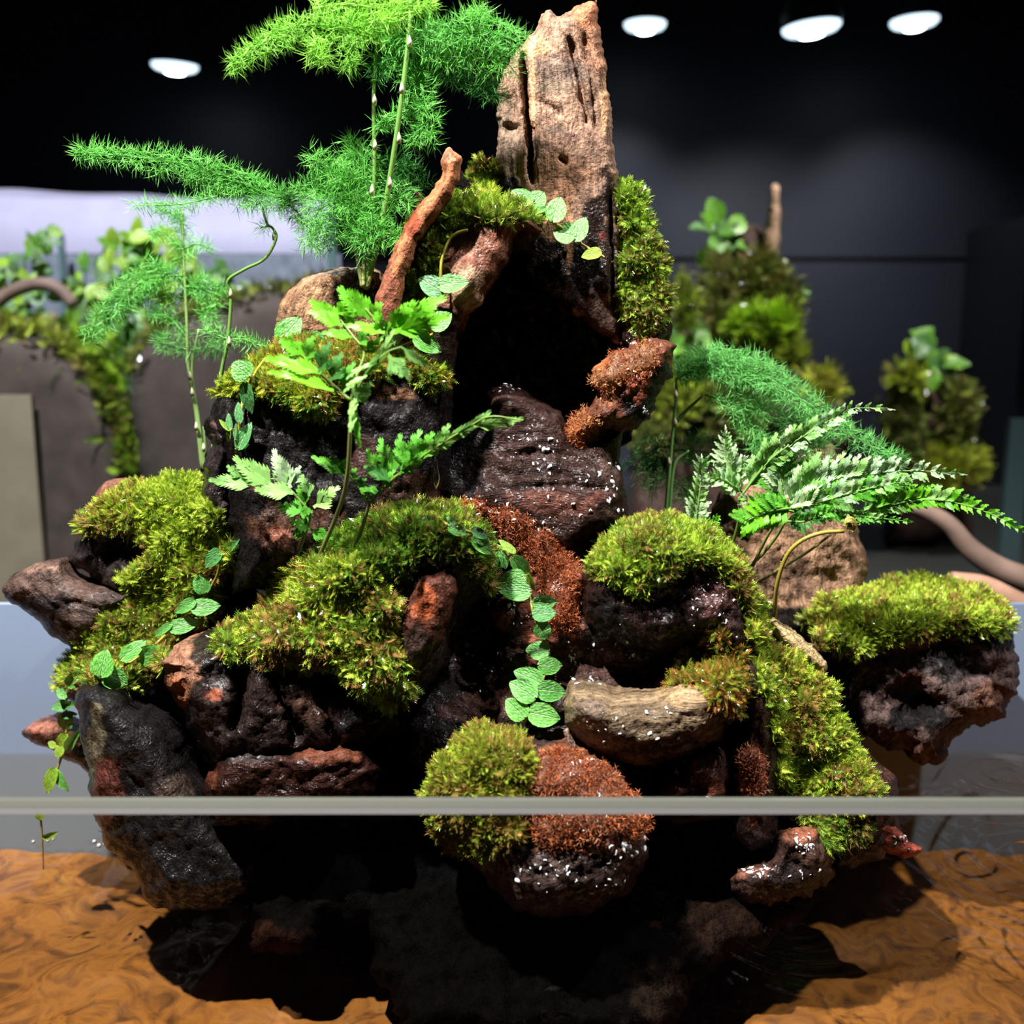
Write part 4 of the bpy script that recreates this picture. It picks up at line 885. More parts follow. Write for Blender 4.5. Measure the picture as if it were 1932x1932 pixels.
vine('vine trailing down the browned moss and dangling toward the water', 80, 980, 3.115,
     [(950, 10), (1030, 90), (1045, 180), (1030, 320), (960, 440), (890, 510), (760, 640), (680, 720), (590, 790), (480, 860), (350, 910), (220, 950), (150, 1010), (140, 1130), (140, 1250), (110, 1400), (75, 1500)],
     [(1045, 190, 945, 280, 90, 3, 0.2), (1070, 205, 1142, 122, 60, 5, 0.0), (1045, 200, 1060, 280, 80, 5, 0.2), (960, 425, 895, 330, 95, 1, 0.1), (895, 480, 775, 550, 75, 0, 0.1), (885, 520, 1045, 505, 105, 1, 0.0), (755, 640, 922, 600, 95, 1, 0.0), (755, 620, 655, 690, 50, 0, 0.2),
      (470, 815, 602, 710, 92, 1, 0.0), (580, 815, 702, 775, 125, 1, 0.1), (345, 915, 372, 762, 140, 0, 0.0), (375, 900, 498, 975, 140, 0, 0.0), (155, 975, 242, 875, 80, 0, 0.2), (240, 950, 335, 920, 48, 3, 0.0), (145, 1035, 75, 1000, 62, 0, 0.0), (150, 1080, 48, 1115, 65, 0, 0.0),
      (130, 1095, 192, 1080, 52, 3, 0.0), (120, 1150, 200, 1145, 50, 3, 0.0), (150, 1150, 110, 1252, 105, 1, 0.0), (140, 1265, 80, 1350, 68, 4, 0.0), (150, 1350, 217, 1235, 62, 0, 0.1), (78, 1330, 26, 1312, 45, 4, 0.0), (112, 1340, 80, 1405, 60, 4, 0.1), (72, 1470, 15, 1620, 80, 4, 0.1), (80, 1480, 145, 1610, 62, 1, 0.1)], default=0.535, off=0.018)
vine('vine winding round the ledge of the bright fern and down its corner', 380, 520, 3.715,
     [(1690, 380), (1600, 420), (1500, 455), (1400, 490), (1250, 495), (1000, 462), (860, 430), (700, 455), (520, 500), (440, 590), (370, 690), (330, 780), (290, 880), (270, 1000), (250, 1150), (240, 1240)],
     [(1500, 430, 1687, 535, 128, 0, 0.0), (1615, 360, 1755, 260, 140, 0, 0.0), (1560, 330, 1465, 368, 62, 3, 0.1), (1340, 470, 1425, 400, 90, 0, 0.1), (560, 455, 695, 288, 170, 0, 0.0), (760, 430, 912, 540, 130, 3, 0.1), (330, 700, 215, 610, 160, 1, 0.0), (308, 760, 345, 975, 95, 3, 0.1), (268, 1025, 255, 880, 58, 3, 0.1),
      (202, 1075, 185, 958, 46, 3, 0.0), (198, 1082, 118, 1004, 34, 4, 0.0), (197, 1085, 185, 1172, 36, 4, 0.1), (262, 1205, 345, 1022, 95, 3, 0.0), (235, 1150, 240, 1030, 32, 5, 0.0), (240, 1215, 332, 1180, 60, 5, 0.0)], default=0.49)
vine('vine with paired leaves hanging from the moss on the reddish limb', 720, 260, 3.45,
     [(560, 600), (490, 620), (430, 680), (390, 800), (385, 950), (395, 1010)], [(385, 960, 567, 935, 120, 0, 0.0), (395, 1005, 238, 905, 135, 3, 0.0)], default=0.49)
vine('short vine lying across the foot of the upright slab', 720, 260, 3.45,
     [(680, 340), (760, 390), (850, 420), (950, 455), (1060, 480), (1100, 540), (1180, 590), (1260, 660), (1340, 715), (1450, 780)],
     [(960, 440, 845, 335, 125, 0, 0.0), (975, 440, 1062, 350, 120, 0, 0.1), (945, 455, 788, 492, 78, 0, 0.0), (960, 430, 870, 410, 62, 4, 0.0), (1060, 462, 888, 512, 48, 1, 0.0), (1115, 535, 1165, 378, 130, 0, 0.0), (988, 515, 1090, 500, 48, 4, 0.0), (1250, 640, 1115, 600, 150, 0, 0.2), (1258, 660, 1332, 505, 108, 1, 0.0), (1422, 745, 1295, 770, 78, 4, 0.1), (690, 418, 690, 348, 42, 1, 0.0), (765, 380, 812, 437, 36, 4, 0.0)], default=0.515)

# ------------------------------------------------------------------ lobed ferns
def pinna_mesh(name, n=4, col=(0.10, 0.40, 0.03), slim=1.0, teeth=3, curl=0.12, seed=0):
    """a lobed leaflet: side lobes that widen to toothed ends, unit length, half-width about 0.5"""
    rr = random.Random(seed)
    v, f, c, uv = [], [], [], []
    def add(p, k=1.0):
        u, s = p
        z = -curl * u * u + 0.10 * abs(s) - 0.05 * math.sin(u * 7 + s * 5)
        v.append((u, s, z)); uv.append((u, s, 0)); c.append([q * k for q in col]); return len(v) - 1
    rib = [add((i / 6, 0.0), 0.85) for i in range(6)]
    rw = 0.045 * slim
    strip = []
    for i in range(7):
        u = i / 6 * 0.92; w_ = rw * (1.2 - u)
        strip.append((add((u, -w_)), add((u, w_))))
    for a, b in zip(strip[:-1], strip[1:]): f += [(a[0], b[0], b[1]), (a[0], b[1], a[1])]
    def lobe(u0, side, ln, ang, wd):
        dx, dy = math.cos(ang), math.sin(ang) * side; px_, py_ = -dy, dx
        o = (u0, 0.0)
        pt = lambda a, b: (o[0] + dx * a + px_ * b * side, o[1] + dy * a + py_ * b * side)
        c0 = add(pt(0, -wd * 0.22)); c1 = add(pt(0, wd * 0.22))
        m0 = add(pt(ln * 0.55, -wd * 0.45)); m1 = add(pt(ln * 0.55, wd * 0.45))
        ends = []
        for j in range(teeth * 2 + 1):
            s = j / (teeth * 2) * 2 - 1
            r = ln * ((1.0 if j % 2 else 0.78) - 0.16 * s * s)
            ends.append(add(pt(r, s * wd * 0.55), 1.15))
        mm = add(pt(ln * 0.6, 0), 0.95)
        tri = [(c0, m0, mm), (c0, mm, c1), (c1, mm, m1), (m0, ends[0], mm), (m1, mm, ends[-1])] + [(mm, a, b) for a, b in zip(ends[:-1], ends[1:])]
        f.extend(tri if side > 0 else [(a, c_, b) for a, b, c_ in tri])
    for i in range(n):
        u0 = 0.10 + 0.72 * i / n
        ln = (0.52 - 0.34 * i / n) * (0.9 + 0.2 * rr.random())
        for side in (-1, 1):
            lobe(u0 + (0.05 if side > 0 else 0), side, ln, math.radians(40 + rr.uniform(-6, 6)), (0.185 - 0.07 * i / n) * slim)
    lobe(0.78, 1, 0.24, 0.0, 0.15 * slim)
    f = [t for t in f]
    m = mesh_from(name, np.array(v), np.array(f), np.array(c), {'luv': np.array(uv)})
    m.materials.append(FERN)
    return m
F_LIME, F_MID, F_DARK, F_PALE, F_SILV = (0.15, 0.50, 0.02), (0.11, 0.40, 0.035), (0.05, 0.20, 0.035), (0.24, 0.50, 0.13), (0.42, 0.62, 0.34)
PIN = {}
for nm, cc in (('lime', F_LIME), ('mid', F_MID), ('dark', F_DARK), ('pale', F_PALE), ('silver', F_SILV)):
    PIN[nm] = [pinna_mesh('pinna', 4, cc, 1.15, 3, 0.10, 1), pinna_mesh('pinna', 3, cc, 1.2, 3, 0.16, 2), pinna_mesh('pinna', 4, cc, 0.8, 2, 0.2, 3)]
def leaflet(root, org, b2, t2, wpx, kind, Yb, Yt, twist=0.0, var=0, name='leaflet'):
    A, B = P(b2[0], b2[1], Yb), P(t2[0], t2[1], Yt)
    W = wpx / 3750 * (Yb / 0.5) * 1.05
    return obj(name, PIN[kind][var], FERN, root, mat4(*place(A, B, W, twist), org))
def stalk(root, pts3, r0, r1, col, name='stem'):
    pts3 = spline(pts3, max(8, 5 * len(pts3)))
    v, t = tube(pts3, np.linspace(r0, r1, len(pts3)), 7)
    return world_obj(name, v, t, STEM, root, None, np.tile(np.array(col), (len(v), 1)))
C1 = lambda x, y: (380 + x / 3.715, 520 + y / 3.715)
C4 = lambda x, y: (380 + x / 3.116, 760 + y / 3.116)
C7 = lambda x, y: (1250 + x / 2.833, 740 + y / 2.833)
ST_G = (0.13, 0.22, 0.03)
# the bright fern
org = P(592, 1075, 0.472)
fern = tag(empty('rabbit_foot_fern', org), 'bright green lobed fern rising from the mossy log to above its ledge', 'fern')
stalk(fern, [org, P(640, 960, 0.452), P(655, 900, 0.442), P(660, 830, 0.436), P(663, 755, 0.432)], 0.0011, 0.0009, (0.16, 0.17, 0.05))
yj = 0.432
ax = [C1(1050, 880), C1(880, 730), C1(740, 590), C1(640, 480)]
stalk(fern, [P(*ax[0], yj), P(*ax[1], yj + 0.002), P(*ax[2], yj + 0.004), P(*ax[3], yj + 0.005)], 0.0009, 0.0004, ST_G)
ax = [C1(1045, 880), C1(1090, 700), C1(1140, 540), C1(1060, 420), C1(975, 310)]
stalk(fern, [P(*a, yj + 0.004 * i) for i, a in enumerate(ax)], 0.0009, 0.0004, ST_G)
ax = [C1(1140, 545), C1(1220, 460), C1(1300, 400), C1(1200, 290), C1(1150, 230)]
stalk(fern, [P(*a, yj + 0.010 + 0.001 * i) for i, a in enumerate(ax)], 0.0007, 0.0004, ST_G)
for b, t, wd, kd, dy, tw, var in [
    ((930, 805), (470, 640), 100, 'lime', 0.000, 0.5, 0), ((840, 680), (445, 555), 130, 'lime', 0.002, 0.3, 0), ((720, 560), (555, 450), 110, 'lime', 0.004, 0.2, 1), ((740, 590), (770, 430), 110, 'mid', 0.003, -0.2, 1),
    ((820, 680), (885, 470), 120, 'dark', 0.000, -0.2, 1), ((900, 740), (970, 550), 120, 'dark', -0.001, -0.1, 1), ((985, 810), (1060, 615), 100, 'mid', 0.0, 0.0, 1), ((650, 490), (560, 440), 90, 'lime', 0.005, 0.0, 1),  # shade on inner leaflets is put into their dark green
    ((980, 340), (765, 165), 130, 'lime', 0.016, 0.1, 0), ((990, 350), (765, 235), 130, 'lime', 0.014, 0.4, 0), ((955, 270), (1020, 185), 90, 'lime', 0.016, 0.0, 1), ((1060, 430), (850, 385), 90, 'lime', 0.012, 0.4, 0), ((1010, 350), (1065, 240), 90, 'lime', 0.014, 0.0, 1), ((1095, 480), (1180, 375), 90, 'mid', 0.012, 0.0, 1),
    ((1180, 300), (965, 75), 170, 'lime', 0.014, 0.1, 0), ((1195, 290), (1255, 195), 110, 'lime', 0.013, 0.0, 1), ((1285, 400), (1030, 330), 110, 'lime', 0.008, 0.5, 0), ((1320, 400), (1490, 180), 140, 'lime', 0.010, 0.2, 0), ((1325, 400), (1700, 145), 170, 'lime', 0.010, 0.1, 0), ((1350, 400), (1735, 285), 130, 'lime', 0.006, 0.4, 0), ((1290, 420), (1225, 260), 100, 'lime', 0.010, 0.0, 1), ((1140, 540), (1260, 440), 70, 'mid', 0.01, 0.2, 1),
    ((1120, 740), (1370, 415), 90, 'pale', -0.012, 0.7, 2), ((1250, 600), (1000, 680), 70, 'pale', -0.014, 0.7, 2), ((1310, 560), (1450, 720), 120, 'pale', -0.018, 0.3, 1), ((1400, 500), (1590, 650), 90, 'pale', -0.018, 0.6, 2), ((1160, 700), (985, 785), 80, 'pale', -0.012, 0.6, 2), ((1060, 880), (1195, 760), 120, 'pale', -0.008, 0.5, 0),
    ((1095, 850), (1030, 1000), 80, 'pale', -0.010, 0.6, 0), ((1085, 960), (1030, 1090), 70, 'pale', -0.011, 0.6, 0), ((1095, 980), (1080, 1200), 90, 'mid', -0.010, 0.7, 2), ((1000, 720), (1050, 640), 80, 'mid', 0.004, 0.2, 1)]:
    leaflet(fern, org, C1(*b), C1(*t), wd / 3.715 * 1.6, kd, yj + dy, yj + dy - 0.004, tw, var)
ax = [C1(1075, 860), C1(1090, 960), C1(1095, 1080), C1(1085, 1190)]
stalk(fern, [P(*a, yj - 0.008) for a in ax], 0.0005, 0.0003, (0.2, 0.35, 0.08))
stalk(fern, [P(*C1(1060, 850), yj - 0.004), P(*C1(1180, 660), yj - 0.012), P(*C1(1300, 540), yj - 0.015), P(*C1(1400, 500), yj - 0.017)], 0.0006, 0.0003, (0.2, 0.35, 0.08))
# the arching frond
org = P(672, 1030, 0.462)
fern = tag(empty('rabbit_foot_fern', org), 'deep green lobed fern with one long arching frond pointing at the cave', 'fern')
yj = 0.448
stalk(fern, [org, P(*C4(950, 720), 0.455), P(*C4(990, 590), yj)], 0.0010, 0.0008, (0.11, 0.15, 0.04))
stalk(fern, [P(*C4(*q), yj - 0.003 * i) for i, q in enumerate([(990, 590), (1100, 470), (1230, 370), (1350, 280), (1560, 150), (1700, 80), (1890, 105)])], 0.0008, 0.0003, ST_G)
stalk(fern, [P(*C4(*q), yj + 0.002 * i) for i, q in enumerate([(990, 590), (900, 470), (850, 400), (740, 330)])], 0.0007, 0.0003, ST_G)
for b, t, wd, kd, dy, tw, var in [
    ((1095, 470), (975, 280), 130, 'mid', 0.001, 0.0, 1), ((1130, 440), (1050, 215), 130, 'mid', 0.002, 0.0, 1), ((1180, 400), (1165, 190), 110, 'mid', 0.0, 0.0, 1), ((1215, 380), (1280, 165), 130, 'mid', -0.002, 0.0, 1), ((1280, 330), (1360, 180), 110, 'mid', -0.003, 0.2, 1), ((1110, 460), (965, 365), 90, 'dark', -0.004, 0.3, 1), ((1230, 350), (1140, 275), 80, 'mid', -0.006, 0.3, 1),
    ((1370, 270), (1460, 135), 90, 'pale', -0.006, 0.4, 1), ((1320, 300), (1430, 235), 80, 'pale', -0.008, 0.5, 1), ((1450, 215), (1705, 65), 90, 'pale', -0.010, 0.7, 0), ((1600, 135), (1890, 105), 85, 'pale', -0.013, 0.6, 0), ((1360, 280), (1560, 150), 90, 'pale', -0.008, 0.6, 0), ((1050, 530), (935, 500), 60, 'mid', 0.0, 0.2, 1), ((975, 580), (950, 505), 50, 'mid', 0.0, 0.2, 1),
    ((1060, 510), (1130, 400), 70, 'mid', -0.002, 0.1, 1), ((850, 430), (655, 305), 90, 'mid', 0.006, 0.4, 0), ((860, 430), (760, 318), 90, 'mid', 0.005, 0.1, 1), ((880, 450), (905, 390), 70, 'mid', 0.004, 0.0, 1), ((915, 500), (962, 450), 60, 'mid', 0.003, 0.0, 1), ((840, 410), (850, 330), 70, 'mid', 0.005, 0.0, 1), ((1160, 420), (1330, 290), 90, 'mid', -0.006, 0.5, 0)]:
    leaflet(fern, org, C4(*b), C4(*t), wd / 3.116 * 1.4, kd, yj + dy, yj + dy - 0.003, tw, var)
# the small frond
org = P(552, 1072, 0.478)
fern = tag(empty('rabbit_foot_fern', org), 'small grey green lobed fern with rounded leaflets in front of the black wall of wood', 'fern')
yj = 0.466
stalk(fern, [org, P(*C4(600, 800), 0.474), P(*C4(640, 660), 0.469), P(*C4(600, 600), yj), P(*C4(520, 510), yj), P(*C4(430, 450), yj), P(*C4(330, 460), yj)], 0.0009, 0.0004, (0.12, 0.2, 0.05))
for b, t, wd, kd, dy, tw, var in [
    ((330, 480), (35, 445), 110, 'pale', -0.002, 0.1, 0), ((250, 440), (150, 370), 80, 'pale', -0.001, 0.0, 1), ((420, 490), (185, 315), 150, 'pale', -0.001, 0.0, 0), ((540, 530), (310, 500), 120, 'pale', -0.004, 0.2, 0), ((525, 500), (420, 275), 130, 'silver', 0.0, 0.0, 0), ((540, 480), (575, 375), 70, 'silver', 0.001, 0.0, 1),
    ((635, 550), (590, 425), 80, 'pale', 0.0, 0.0, 1), ((660, 615), (800, 495), 110, 'pale', 0.0, 0.0, 1), ((610, 640), (450, 600), 110, 'mid', -0.002, 0.2, 1), ((570, 640), (648, 640), 70, 'mid', -0.002, 0.1, 1), ((635, 745), (525, 690), 110, 'mid', 0.001, 0.1, 1), ((640, 745), (770, 800), 80, 'mid', 0.001, 0.1, 1), ((610, 780), (530, 755), 80, 'mid', 0.002, 0.0, 1), ((500, 480), (425, 400), 80, 'pale', 0.0, 0.0, 1), ((610, 600), (570, 490), 80, 'mid', 0.001, 0.0, 1)]:
    leaflet(fern, org, C4(*b), C4(*t), wd / 3.116 * 1.4, kd, yj + dy, yj + dy - 0.002, tw, var)
# the silvery fern
org = P(1420, 1110, 0.530)
fern = tag(empty('rabbit_foot_fern', org), 'silvery lobed fern spreading over the mossy stump with long arching fronds', 'fern')
for q, yy, cc in [([(330, 960), (360, 850), (395, 740), (410, 650), (410, 560)], (0.52, 0.508, 0.500), ST_G), ([(440, 1030), (500, 890), (560, 770), (640, 640)], (0.53, 0.515, 0.500), (0.17, 0.20, 0.05)), ([(430, 950), (520, 880), (610, 770), (660, 690), (760, 620)], (0.53, 0.512, 0.498), (0.17, 0.24, 0.05)), ([(440, 1050), (600, 960), (780, 850), (900, 760)], (0.535, 0.525, 0.515), (0.22, 0.20, 0.07))]:
    stalk(fern, [P(*C7(*p), y) for p, y in zip(q, np.interp(np.linspace(0, 2, len(q)), [0, 1, 2], yy))], 0.0010, 0.0007, cc)
def frond_auto(axis, Y0, Y1, n, wid, kinds, ang=50, tw=0.25, side_k=(1.0, 1.0), wf=0.5, var=(0, 1), taper=0.85, start=0.08, stem_col=(0.16, 0.32, 0.06)):
    n = int(n * 1.4); wid *= 1.4; wf *= 1.4
    sp = spline([C7(*q) for q in axis], 60); Ys = np.linspace(Y0, Y1, 60)
    stalk(fern, P(sp[::6, 0], sp[::6, 1], Ys[::6]), 0.0007, 0.0002, stem_col, 'rachis')
    for i in range(n):
        u = start + (1 - start) * i / n; j = int(u * 59); t = sp[min(59, j + 2)] - sp[max(0, j - 2)]; t = t / np.hypot(*t)
        ln = wid * (1 - taper * u ** 1.2) * (0.85 + 0.3 * random.random())
        for s in (-1, 1):
            a = math.radians(ang + random.uniform(-7, 7)) * s
            d = np.array([t[0] * math.cos(a) - t[1] * math.sin(a), t[0] * math.sin(a) + t[1] * math.cos(a)])
            L = ln * side_k[0 if s < 0 else 1]
            if L < 5: continue
            b = sp[j]; e = b + d * L + t * 2
            leaflet(fern, org, b, e, max(10, L * wf), random.choice(kinds), Ys[j], Ys[j] - 0.002 + random.uniform(-0.003, 0.001), tw * random.uniform(-1, 1.6), random.choice(var))
    e = sp[-1]; b = sp[-7]; leaflet(fern, org, b, e + (e - b) * 0.4, 10, kinds[0], Ys[-1], Ys[-1], 0.2, 2)
frond_auto([(410, 570), (540, 400), (640, 310), (770, 225), (900, 150), (1030, 85), (1215, 92)], 0.503, 0.488, 13, 40, ['silver', 'pale', 'pale'], ang=32, wf=0.50, side_k=(1.0, 0.9))
frond_auto([(420, 540), (370, 420), (335, 320), (340, 190)], 0.506, 0.506, 7, 34, ['silver', 'silver', 'pale'], ang=42, wf=0.5)
frond_auto([(430, 540), (330, 470), (230, 450)], 0.505, 0.500, 5, 26, ['pale', 'silver'], ang=48)
frond_auto([(400, 450), (440, 340)], 0.507, 0.507, 3, 22, ['silver'], ang=40)
frond_auto([(170, 740), (185, 640), (205, 480), (212, 345)], 0.512, 0.508, 9, 24, ['silver', 'pale'], ang=42, wf=0.5, taper=0.6)
frond_auto([(130, 760), (60, 710), (0, 690)], 0.500, 0.500, 5, 17, ['lime', 'mid'], ang=45)
frond_auto([(150, 760), (230, 715), (305, 665)], 0.500, 0.500, 5, 17, ['lime', 'mid'], ang=45)
frond_auto([(640, 640), (760, 540), (900, 480), (1100, 440), (1350, 420), (1600, 440)], 0.500, 0.490, 15, 62, ['silver', 'pale', 'silver'], ang=38, wf=0.42, side_k=(1.0, 1.05), taper=0.88)
frond_auto([(640, 630), (800, 600), (1000, 540), (1180, 500), (1330, 470)], 0.496, 0.488, 11, 46, ['pale', 'silver', 'mid'], ang=40, wf=0.45)
frond_auto([(650, 600), (640, 480), (690, 390), (780, 320)], 0.502, 0.502, 8, 44, ['silver', 'mid'], ang=42, wf=0.45)
frond_auto([(1000, 650), (1230, 600), (1450, 575), (1700, 630), (1932, 745)], 0.500, 0.478, 15, 38, ['lime', 'lime', 'pale'], ang=36, wf=0.45, side_k=(1.1, 0.7), taper=0.8)
frond_auto([(900, 640), (1080, 665), (1330, 692)], 0.498, 0.492, 9, 20, ['mid', 'pale'], ang=35, wf=0.5)
frond_auto([(690, 620), (560, 640), (425, 700)], 0.488, 0.480, 5, 34, ['lime', 'mid'], ang=48, wf=0.6, taper=0.3)
frond_auto([(700, 640), (560, 600), (420, 570)], 0.490, 0.484, 5, 22, ['mid', 'silver'], ang=42, wf=0.5, taper=0.5)
frond_auto([(660, 690), (760, 690), (860, 650), (920, 640)], 0.496, 0.490, 6, 22, ['dark', 'mid'], ang=45)
# young crozier
org = P(1462, 1165, 0.500)
fid = tag(empty('fiddlehead', org), 'yellow green hairy fiddlehead bending over with a curled tip', 'fern')
stalk(fid, [P(1462, 1165, 0.500), P(*C7(610, 1040), 0.490), P(*C7(660, 880), 0.484), P(*C7(740, 795), 0.481), P(*C7(850, 752), 0.479), P(*C7(970, 742), 0.478)], 0.0011, 0.0010, (0.30, 0.26, 0.04))
cz = []
for i in range(40):
    a = -1.2 + i * 0.27; r = 30 * (1 - i / 46)
    cz.append(P(*C7(1000 + r * 1.0 * math.cos(a), 702 - r * 1.15 * math.sin(a)), 0.478 - 0.0001 * i))
v, t = tube(cz, np.linspace(0.0011, 0.0014, 40), 7)
world_obj('curled_tip', v, t, STEM, fid, None, np.tile(np.array([0.27, 0.24, 0.05]), (len(v), 1)))
hv, hd, hs = [], [], []
for u in np.linspace(0.15, 1, 40):
    a = spline([P(*C7(610, 1040), 0.490), P(*C7(660, 880), 0.484), P(*C7(740, 795), 0.481), P(*C7(850, 752), 0.479), P(*C7(970, 742), 0.478)], 41)[int(u * 40)]
    hv.append(a); dd = RNG.normal(size=3); dd[1] *= 0.3; hd.append(dd); hs.append(0.0028)
hv2 = [cz[i] for i in range(0, 40, 1)]; hv += hv2; hd += list(RNG.normal(size=(40, 3))); hs += [0.003] * 40
fv, ft, fc = scatter('fibre', np.array(hv), np.array(hd), np.array(hs), np.tile(np.array([0.40, 0.36, 0.12]), (len(hv), 1)))
world_obj('hairs', fv, ft, STEM, fid, None, fc)['kind'] = 'stuff'

# ------------------------------------------------------------------ asparagus ferns
def needles(node, axis, n, ln, rad, cols):
    """clusters of fine needles fanning round each node"""
    N_ = len(node); tot = N_ * n
    nd = np.repeat(node, n, 0); ax_ = np.repeat(axis, n, 0)
    d = RNG.normal(size=(tot, 3)); d -= (d * ax_).sum(1, keepdims=True) * ax_ * 0.75
    d /= np.linalg.norm(d, axis=1, keepdims=True) + 1e-9
    d = d + ax_ * 0.55; d /= np.linalg.norm(d, axis=1, keepdims=True)
    L = ln * (0.6 + 0.7 * RNG.random(tot))
    s = np.cross(d, RNG.normal(size=(tot, 3))); s /= np.linalg.norm(s, axis=1, keepdims=True) + 1e-9
    b = np.cross(d, s)
    tip = nd + d * L[:, None]; mid = nd + d * (L * 0.5)[:, None] + b * (L * 0.06)[:, None]
    v = np.stack([nd + s * rad * 0.6, nd - s * rad * 0.6, mid + s * rad, mid - s * rad, tip, mid + b * rad * 1.2], 1).reshape(-1, 3)
    k = (np.arange(tot) * 6)[:, None, None]
    t = (np.array([[0, 1, 3], [0, 3, 2], [2, 3, 4], [0, 2, 5], [2, 4, 5]])[None] + k).reshape(-1, 3)
    c = np.repeat(cols, n, 0) * (0.75 + 0.5 * RNG.random((tot, 1)))
    return v, t, np.repeat(c, 6, 0)
A_LIME, A_GREEN, A_DEEP = np.array([0.30, 0.66, 0.09]), np.array([0.19, 0.58, 0.11]), np.array([0.09, 0.38, 0.08])
def plume(root, axis, Y, w0, w1, col, name='spray', gap=6.2, nn=8, ln=0.0072, droop=0.0, dens=1.0, twigs=True, up_k=1.0, dn_k=1.0, rad=0.00013):
    """a flat feathery spray: an axis, side twigs and needle clusters; axis in photo pixels at depth Y (a number or a pair)"""
    n = 80; sp = spline(axis, n); Y0, Y1 = (Y, Y) if np.isscalar(Y) else Y
    Ys = np.linspace(Y0, Y1, n); A = P(sp[:, 0], sp[:, 1], Ys)
    seglen = np.linalg.norm(np.diff(sp, axis=0), axis=1).sum()
    nt_ = max(3, int(seglen / gap * dens)); nodes, axes, cs = [], [], []
    tv = [tube(A[::4], np.linspace(0.0006, 0.00025, len(A[::4])), 5)]
    for i in range(nt_):
        u = (i + random.random() * 0.5) / nt_; j = min(n - 2, int(u * (n - 1)))
        base = A[j]; t = A[min(n - 1, j + 1)] - A[max(0, j - 1)]; t /= np.linalg.norm(t) + 1e-9
        wpx = (w0 + (w1 - w0) * u) * (0.65 + 0.5 * random.random()) * min(1, 0.35 + u * 3)
        perp = np.array([-t[2], 0, t[0]]); perp /= np.linalg.norm(perp) + 1e-9
        if perp[2] < 0: perp = -perp
        for s in (-1, 1):
            L = wpx / 3750 * (Ys[j] / 0.5) * (up_k if s > 0 else dn_k)
            if L < 0.0015: L = 0.0015
            d = t * 0.65 + perp * s * 0.8 + RNG.normal(size=3) * 0.16 + np.array([0, random.uniform(-0.55, 0.55), 0]); d /= np.linalg.norm(d)
            m = max(2, int(L / 0.0022)); us = np.linspace(0.12, 1, m)
            q = base + d * (us * L)[:, None]; q[:, 2] -= droop * L * us ** 2
            nodes.append(q); axes.append(np.tile(d, (m, 1))); cs.append(np.tile(col * (0.8 + 0.4 * random.random()), (m, 1)))
            if L > 0.006: tv.append(tube(np.vstack([base, q]), 0.00018, 4, False))
    v, tr, c = needles(np.vstack(nodes), np.vstack(axes), nn, ln, rad, np.vstack(cs))
    sv, sf = join(tv)
    cc = np.vstack([c, np.tile(col * 0.8, (len(sv), 1))])
    tr = np.vstack([tr, np.array(sf) + len(v)])
    o = world_obj(name, np.vstack([v, sv]), tr, NEEDLE, root, None, cc)
    o['kind'] = 'stuff'
    return o
def nodes_on(root, pts, Y, col=(0.55, 0.50, 0.36)):
    for x, y in pts:
        p = P(x, y, Y)
        v, t = tube([p + np.array([0, 0, -0.0022]), p + np.array([0.0004, -0.0009, 0]), p + np.array([0.0002, -0.0006, 0.003])], [0.0010, 0.0012, 0.0002], 6)
        world_obj('node_scale', v, t, STEM, root, None, np.tile(np.array(col), (len(v), 1)))
S_G = (0.14, 0.30, 0.06)
org = P(690, 545, 0.525)
asp = tag(empty('asparagus_fern', org), 'tall feathery asparagus fern growing out of the sawn stump above everything but the slab', 'fern')
stalk(asp, [org, P(700, 450, 0.52), P(707, 320, 0.515), P(705, 190, 0.512), P(711, 60, 0.51)], 0.0013, 0.0009, S_G)
stalk(asp, [org, P(718, 440, 0.515), P(736, 335, 0.508), P(756, 200, 0.502), P(772, 60, 0.50), P(780, -60, 0.50)], 0.0016, 0.0010, S_G)
for q in ([(684, 542), (676, 500), (668, 460)], [(686, 542), (686, 490), (684, 440)], [(694, 542), (706, 490), (722, 440)]):
    stalk(asp, [P(x, y, 0.522) for x, y in q], 0.0012, 0.0007, (0.30, 0.36, 0.12))
nodes_on(asp, [(711, 52), (706, 190), (707, 275), (701, 360)], 0.509); nodes_on(asp, [(772, 80), (757, 168), (752, 262), (735, 346)], 0.499)
stalk(asp, [P(704, 110, 0.511), P(690, 92, 0.509), P(672, 76, 0.507)], 0.0005, 0.0004, (0.45, 0.42, 0.25))
